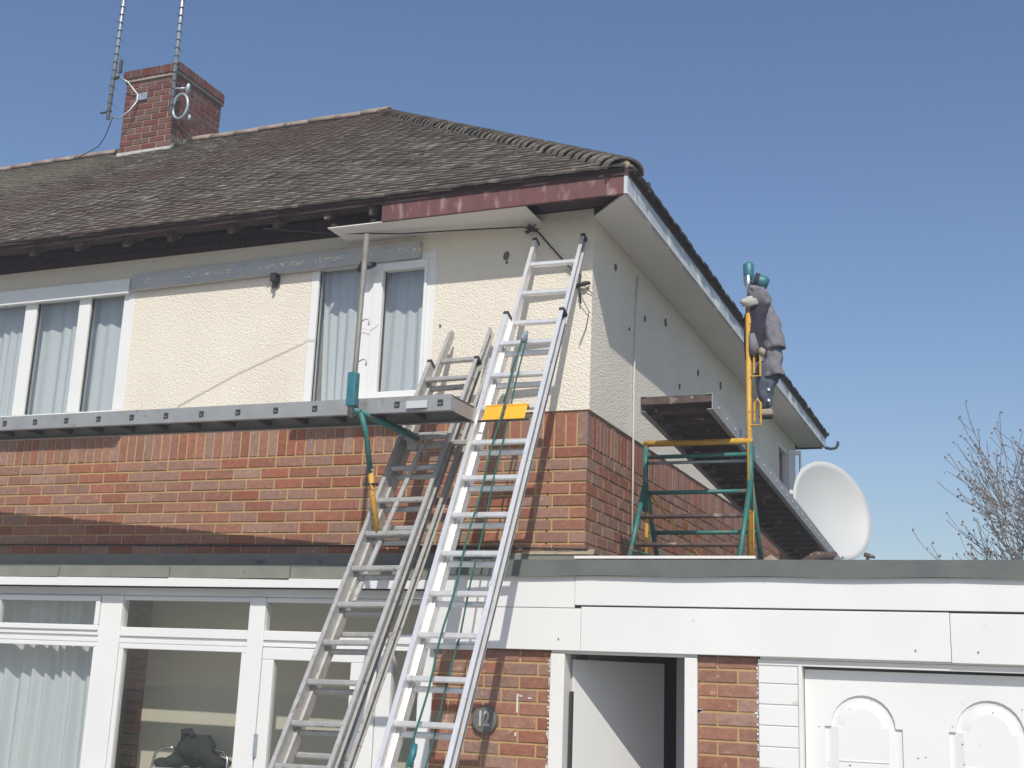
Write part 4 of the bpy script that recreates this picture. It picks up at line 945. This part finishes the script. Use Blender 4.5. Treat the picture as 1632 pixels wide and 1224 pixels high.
for z_ in (3.92, 3.60):
    m = MB(); x = XR + .03; m.path([(XR, TY - .01, z_ - .08), (x + .04, TY - .01, z_ - .08), (x + .04, TY - .01, z_ + .06), (x + .02, TY - .01, z_ + .09), (x, TY - .01, z_ + .06), (x, TY - .01, z_ - .06)], .008, 6); m.build('board_hook', M['yellow'], tr_)

pl = thing('staging_board', 'staging board resting on the trestle, its slatted underside running back beside the side wall', 'staging board', (.55, 3, 3.3))
sl2 = -.07; PX0, PX1, PL = .33, .78, 6.0
def pz(y): return 3.462 + sl2 * (y - TY) + .0
for xa, d in ((PX0, 1), (PX1, -1)):
    m = MB(); u = Vector((0, PL, sl2 * PL)); a = Vector((xa, 0, pz(0)))
    m.obox(a, u, (.005 * d, 0, 0), (0, 0, .098)); m.obox(a + Vector((.005 * d, 0, 0)), u, (.03 * d, 0, 0), (0, 0, .004)); m.obox(a + Vector((.005 * d, 0, .094)), u, (.03 * d, 0, 0), (0, 0, .004)); m.build('side_beam', M['alu_board'], pl)
m = MB(); m.obox((PX0 + .036, .0, pz(0) + .086), (PX1 - PX0 - .072, 0, 0), (0, PL, sl2 * PL), (0, 0, .007)); m.build('deck', M['deck'], pl)
m = MB(); m.obox((PX0 + .006, .0, pz(0) + .045), (PX1 - PX0 - .012, 0, 0), (0, .03, 0), (0, 0, .040)); m.build('end_bar', M['rafter'], pl, bevel=.003)
cr_ = mesh_only(MB().box(PX0 + .006, PX1 - .006, -.016, .016, 0, .03), 'slat', M['rafter'])
hb = MB(); hb.path([(0, 0, 0), (.004, 0, 0)], .009, 8); pg = mesh_only(hb, 'rung_plug', M['dish'])
for k in range(24):
    y = .16 + .245 * k; inst(cr_, 'slat', pl, (0, y, pz(y) + .03)); inst(pg, 'rung_plug', pl, (PX1, y, pz(y) + .05))

for x in (PX0 + .05, PX1 - .05): MB().path([(x, 5.5, 2.566), (x, 5.5, pz(5.5) + .028)], .02, 8).build('prop', M['rafter'], pl)
# ================================================================== drill and clothes hung on the tall post
PXp = XR - .006
dr_ = thing('power_drill', 'teal cordless drill with silver chuck perched on top of the tall yellow post', 'drill', (PXp, TY, 4.4))
m = MB(); m.path([(PXp, TY, 4.31), (PXp, TY, 4.45)], .009, 8); m.build('drill_bit', M['tan'], dr_, smooth=True)
m = MB(); m.path([(PXp, TY, 4.425), (PXp, TY, 4.44), (PXp, TY, 4.455), (PXp, TY, 4.485), (PXp, TY, 4.49), (PXp, TY, 4.515), (PXp, TY, 4.53)], [.008, .014, .022, .026, .023, .025, .02], 14); m.build('chuck', M['chrome'], dr_, smooth=True)
m = MB(); m.path([(PXp + .002, TY + .012, 4.49), (PXp + .002, TY + .012, 4.53), (PXp + .002, TY + .01, 4.60), (PXp, TY + .01, 4.615)], [.033, .034, .036, .025], 12); m.build('gear_housing', M['teal'], dr_, smooth=True)
m = MB(); m.path([(PXp + .02, TY + .02, 4.50), (PXp + .06, TY + .03, 4.49), (PXp + .10, TY + .035, 4.475), (PXp + .122, TY + .04, 4.465)], [.035, .048, .050, .034], 14); m.build('battery_body', M['teal'], dr_, smooth=True)
m = MB(); m.path([(PXp + .035, TY + .02, 4.495), (PXp + .062, TY + .027, 4.488)], [.052, .053], 14); m.build('collar', M['navy'], dr_, smooth=True)

ck = thing('work_jacket', 'grey and navy work jacket bundled around the tall yellow post beside the eaves', 'jacket', (PXp + .05, TY + .08, 3.95))
random.seed(5)
m = MB(); m.path([(PXp + .010, TY - .035, 4.43), (PXp + .045, TY - .04, 4.415), (PXp + .085, TY - .02, 4.37), (PXp + .10, TY + .02, 4.33), (PXp + .09, TY + .03, 4.29)], [.018, .048, .070, .060, .03], 7, ry=[.02, .045, .05, .05, .03], noise=.24); BUN = m.build('collar_bundle', M['jacket'], ck, smooth=True, sub=2)
m = MB(); m.path([(PXp - .045, TY - .03, 4.345), (PXp - .01, TY - .045, 4.32), (PXp + .04, TY - .04, 4.33), (PXp + .07, TY - .01, 4.35)], [.03, .05, .048, .03], 6, ry=[.025, .035, .04, .03], noise=.2); CUF = m.build('cuff', M['glove'], ck, smooth=True, sub=2)
m = MB(); m.path([(PXp + .075, TY + .03, 4.38), (PXp + .07, TY + .03, 4.28), (PXp + .045, TY + .03, 4.15), (PXp + .04, TY + .03, 4.02), (PXp + .035, TY + .03, 3.94)], [.05, .082, .068, .06, .03], 14, ry=[.05, .06, .055, .05, .03], noise=.07, up=(1, 0, 0)); LIN = m.build('lining', M['navy'], ck, smooth=True, sub=2)
fold = bpy.data.textures.new('folds', 'CLOUDS'); fold.noise_scale = .055; fold.noise_depth = 2
def rumple(o, k):
    d = o.modifiers.new('rumple', 'DISPLACE'); d.texture = fold; d.strength = k; d.mid_level = .5; d.texture_coords = 'LOCAL'; return o
def sleeve(name, pts, rad, ry, m_):
    m = MB(); m.path(pts, rad, 16, ry=ry, noise=.035, cap=False, up=(1, 0, 0)); o = m.build(name, M[m_], ck, smooth=True, sub=2); rumple(o, .035); b_ = o.modifiers.new('solid', 'SOLIDIFY'); b_.thickness = .006
rumple(BUN, .06); rumple(CUF, .045); rumple(LIN, .05)
sleeve('sleeve', [(PXp + .10, TY + .06, 4.33), (PXp + .135, TY + .05, 4.22), (PXp + .155, TY + .04, 4.12), (PXp + .17, TY + .03, 4.02)], [.045, .055, .057, .064], [.05, .055, .055, .055], 'jacket')
sleeve('skirt', [(PXp + .14, TY + .05, 4.09), (PXp + .155, TY + .05, 3.98), (PXp + .15, TY + .045, 3.90), (PXp + .155, TY + .04, 3.84)], [.052, .056, .060, .066], [.05, .05, .055, .055], 'jacket')
m = MB(); m.path([(PXp - .02, TY + .03, 4.27), (PXp - .025, TY + .03, 4.10), (PXp - .022, TY + .03, 3.96)], [.012, .012, .008], 8); m.build('strap', M['navy'], ck, smooth=True)
m = MB(); m.path([(PXp + .025, TY - .02, 4.12), (PXp + .04, TY - .02, 4.03), (PXp + .035, TY - .02, 3.98)], [.02, .035, .02], 10, noise=.1); m.build('pocket', M['jacket'], ck, smooth=True)
tw = thing('work_trousers', 'dark denim trousers hanging below the grey jacket on the yellow post', 'trousers', (PXp + .1, TY + .06, 3.8))
m = MB(); m.path([(PXp + .10, TY + .05, 3.96), (PXp + .11, TY + .06, 3.88), (PXp + .10, TY + .06, 3.80), (PXp + .095, TY + .05, 3.72), (PXp + .105, TY + .05, 3.63)], [.06, .085, .062, .046, .040], 14, ry=[.05, .06, .05, .045, .04], noise=.05, up=(1, 0, 0)); rumple(m.build('leg', M['denim'], tw, smooth=True, sub=2), .04)
m = MB(); m.box(PXp + .062, PXp + .145, TY + .005, TY + .085, 3.585, 3.628); m.build('hem_turn_up', M['tan'], tw, bevel=.012)
m = MB(); m.box(PXp + .058, PXp + .135, TY + .003, TY + .083, 3.573, 3.584); m.build('hem_edge', M['navy'], tw, bevel=.003)
m = MB(); m.path([(PXp + .075, TY - .01, 4.02), (PXp + .09, TY - .012, 4.0), (PXp + .095, TY - .012, 3.97)], [.014, .026, .012], 10, noise=.1); m.build('belt_buckle', M['tan'], tw, smooth=True)
m = MB()
for z_ in (3.75, 3.68): m.path([(PXp + .122, TY + .005, z_), (PXp + .128, TY - .002, z_)], .009, 8)
m.build('rivet', M['white'], tw)
random.seed(21)

# ================================================================== satellite dish
sd = thing('satellite_dish', 'large round pale satellite dish standing behind the garage roof edge', 'satellite dish', (.58, 6.6, 2.565))
Cn = Vector((.615, 6.6, 3.80)); nd = Vector((.74, -.64, .22)).normalized(); ux = nd.cross(Vector((0.0, 0, 1))).normalized(); uz = ux.cross(nd).normalized()
if uz.z < 0: uz = -uz
m = MB(); R1_ = .56; R2_ = .53; nr, na = 12, 56
def dp(r, a, back=0): 
    rr = r; return Cn + ux * math.cos(a) * rr * R2_ + uz * math.sin(a) * rr * R1_ + nd * (.14 * (r * r - 1)) - nd * back
vs = [Cn - nd * .14]; fs = []
for i in range(1, nr + 1):
    for j in range(na): vs.append(dp(i / nr, 2 * math.pi * j / na))
for j in range(na): fs.append((0, 1 + j, 1 + (j + 1) % na))
for i in range(nr - 1):
    for j in range(na): fs.append((1 + i * na + j, 1 + (i + 1) * na + j, 1 + (i + 1) * na + (j + 1) % na, 1 + i * na + (j + 1) % na))
m.add(vs, fs); m.build('reflector', M['dish'], sd, smooth=True, solid=.006)
m = MB(); m.path([dp(1.0, 2 * math.pi * j / na, .006) for j in range(na + 1)], .011, 8, cap=False); m.build('rim', M['dish'], sd, smooth=True)
m = MB(); base = Cn - uz * .54 - nd * .1; tipp = base + nd * .12; m.path([base, tipp], .012, 8); m.build('feed_arm', M['steel'], sd)
q_ = Vector((1.27, 3.9, 3.045))
m = MB(); m.path([base, Vector((.90, 6.5, 3.20)), Vector((.97, 6.5, 3.23))], .012, 8); m.path([Vector((.97, 6.5, 3.18)), Vector((.975, 6.5, 3.27)), Vector((.96, 6.5, 3.31))], [.02, .018, .03], 8); m.path([Vector((.94, 6.5, 3.305)), Vector((.99, 6.5, 3.29)), Vector((1.05, 6.49, 3.27))], [.022, .026, .014], 8, noise=.12); m.build('feed_horn', M['rafter'], sd, smooth=True)
m = MB(); m.path([Cn - nd * .14, Cn - nd * .25, (Cn - nd * .25) - Vector((0, 0, 1.19))], .025, 8); m.build('mast', M['steel'], sd)
# odds and ends on the roof near the dish
def junk(pts, rad, label, m_, name, cat):
    m = MB(); m.path(pts, rad, 8, noise=.15); tag(m.build(name, M[m_], smooth=True), label, cat)
junk([(.80, 3.0, 2.58), (.85, 3.0, 2.88), (.95, 3.0, 2.93), (1.05, 3.0, 2.93), (1.10, 3.0, 2.96)], [.03, .05, .05, .035, .012], 'dark twisted clamp lying at the foot of the satellite dish', 'rafter', 'metal_clamp', 'clamp')
junk([(.62, 2.2, 2.57), (.66, 2.2, 2.79), (.72, 2.2, 2.83), (.78, 2.2, 2.78), (.80, 2.2, 2.60)], [.05, .05, .035, .04, .04], 'pale crumpled rag lying under the sloping staging board', 'tan', 'rag', 'rag')
junk([(.28, 2.5, 2.57), (.29, 2.5, 2.80), (.34, 2.5, 2.83), (.36, 2.5, 2.83)], [.03, .03, .03, .028], 'short pipe fitting standing on the garage roof by the side wall', 'steel', 'pipe_fitting', 'pipe fitting')

# ================================================================== haze volume, added to lift blacks like lens veiling glare
hz = MB(); hz.box(-70, 70, -70, 70, -1.2, 12.5)
hm_ = bpy.data.materials.new('lens_veil_haze'); hm_.use_nodes = True; hn_ = hm_.node_tree.nodes; hn_.clear()
ho = hn_.new('ShaderNodeOutputMaterial'); hv = hn_.new('ShaderNodeVolumePrincipled'); hv.inputs['Color'].default_value = (.86, .89, .95, 1); hv.inputs['Density'].default_value = HAZE
hm_.node_tree.links.new(hv.outputs[0], ho.inputs['Volume'])
if HAZE > 0: tag(hz.build('haze', hm_), kind='stuff')
# ================================================================== bare tree
random.seed(3)
tree = thing('bare_tree', 'bare budding tree rising behind the garage roof at the right edge', 'tree', (3.95, 16, 0))
tk = MB(); tw_ = MB(); bd = MB(); tips = []
def grow(p, d, ln, r, depth):
    n = 4; pts = [p]; rad = [r]; q = p.copy(); dd = d.copy()
    for i in range(n):
        dd = (dd + Vector((random.gauss(0, .07), random.gauss(0, .07), .05 if depth > 0 else 0))).normalized(); q = q + dd * ln / n; pts.append(q); rad.append(max(r * (1 - .45 * (i + 1) / n), .0055))
    (tk if depth < 2 else tw_).path(pts, rad, 6 if depth < 2 else 4, cap=False)
    if depth >= 5 or r < .0028:
        tips.append((q, dd)); return
    kids = (8, 5, 5, 4, 3)[depth]
    for k in range(kids):
        f = random.uniform(.35, 1.0) if k else 1.0; idx = min(int(f * n), n); base = pts[idx]
        ax = dd.orthogonal().normalized(); ax.rotate(Matrix.Rotation(random.uniform(0, 6.28), 3, dd)); nd_ = dd.copy(); nd_.rotate(Matrix.Rotation(math.radians(random.uniform(16, 40) if k else random.uniform(3, 14)), 3, ax))
        grow(base, nd_, ln * random.uniform(.58, .76), rad[idx] * random.uniform(.50, .66), depth + 1)
        if depth >= 3: tips.append((base, nd_))
random.seed(12)
grow(Vector((3.95, 16, 0)), Vector((0, 0, 1)), 3.1, .16, 0)
for p, d in tips:
    for k in range(1 if random.random() < .8 else 0):
        c_ = p + Vector((random.gauss(0, .02), random.gauss(0, .02), random.gauss(0, .02))); r = random.uniform(.013, .026)
        bd.add([c_ + Vector((r, 0, 0)), c_ + Vector((-r, 0, 0)), c_ + Vector((0, r, 0)), c_ + Vector((0, -r, 0)), c_ + Vector((0, 0, r * 1.4)), c_ + Vector((0, 0, -r * 1.2))], [(0, 2, 4), (2, 1, 4), (1, 3, 4), (3, 0, 4), (2, 0, 5), (1, 2, 5), (3, 1, 5), (0, 3, 5)])
tk.build('trunk', M['bark'], tree, smooth=True); tw_.build('crown', M['bark'], tree); bd.build('buds', M['bud'], tree, kind='stuff')
print('objects', len(bpy.data.objects), 'tips', len(tips))
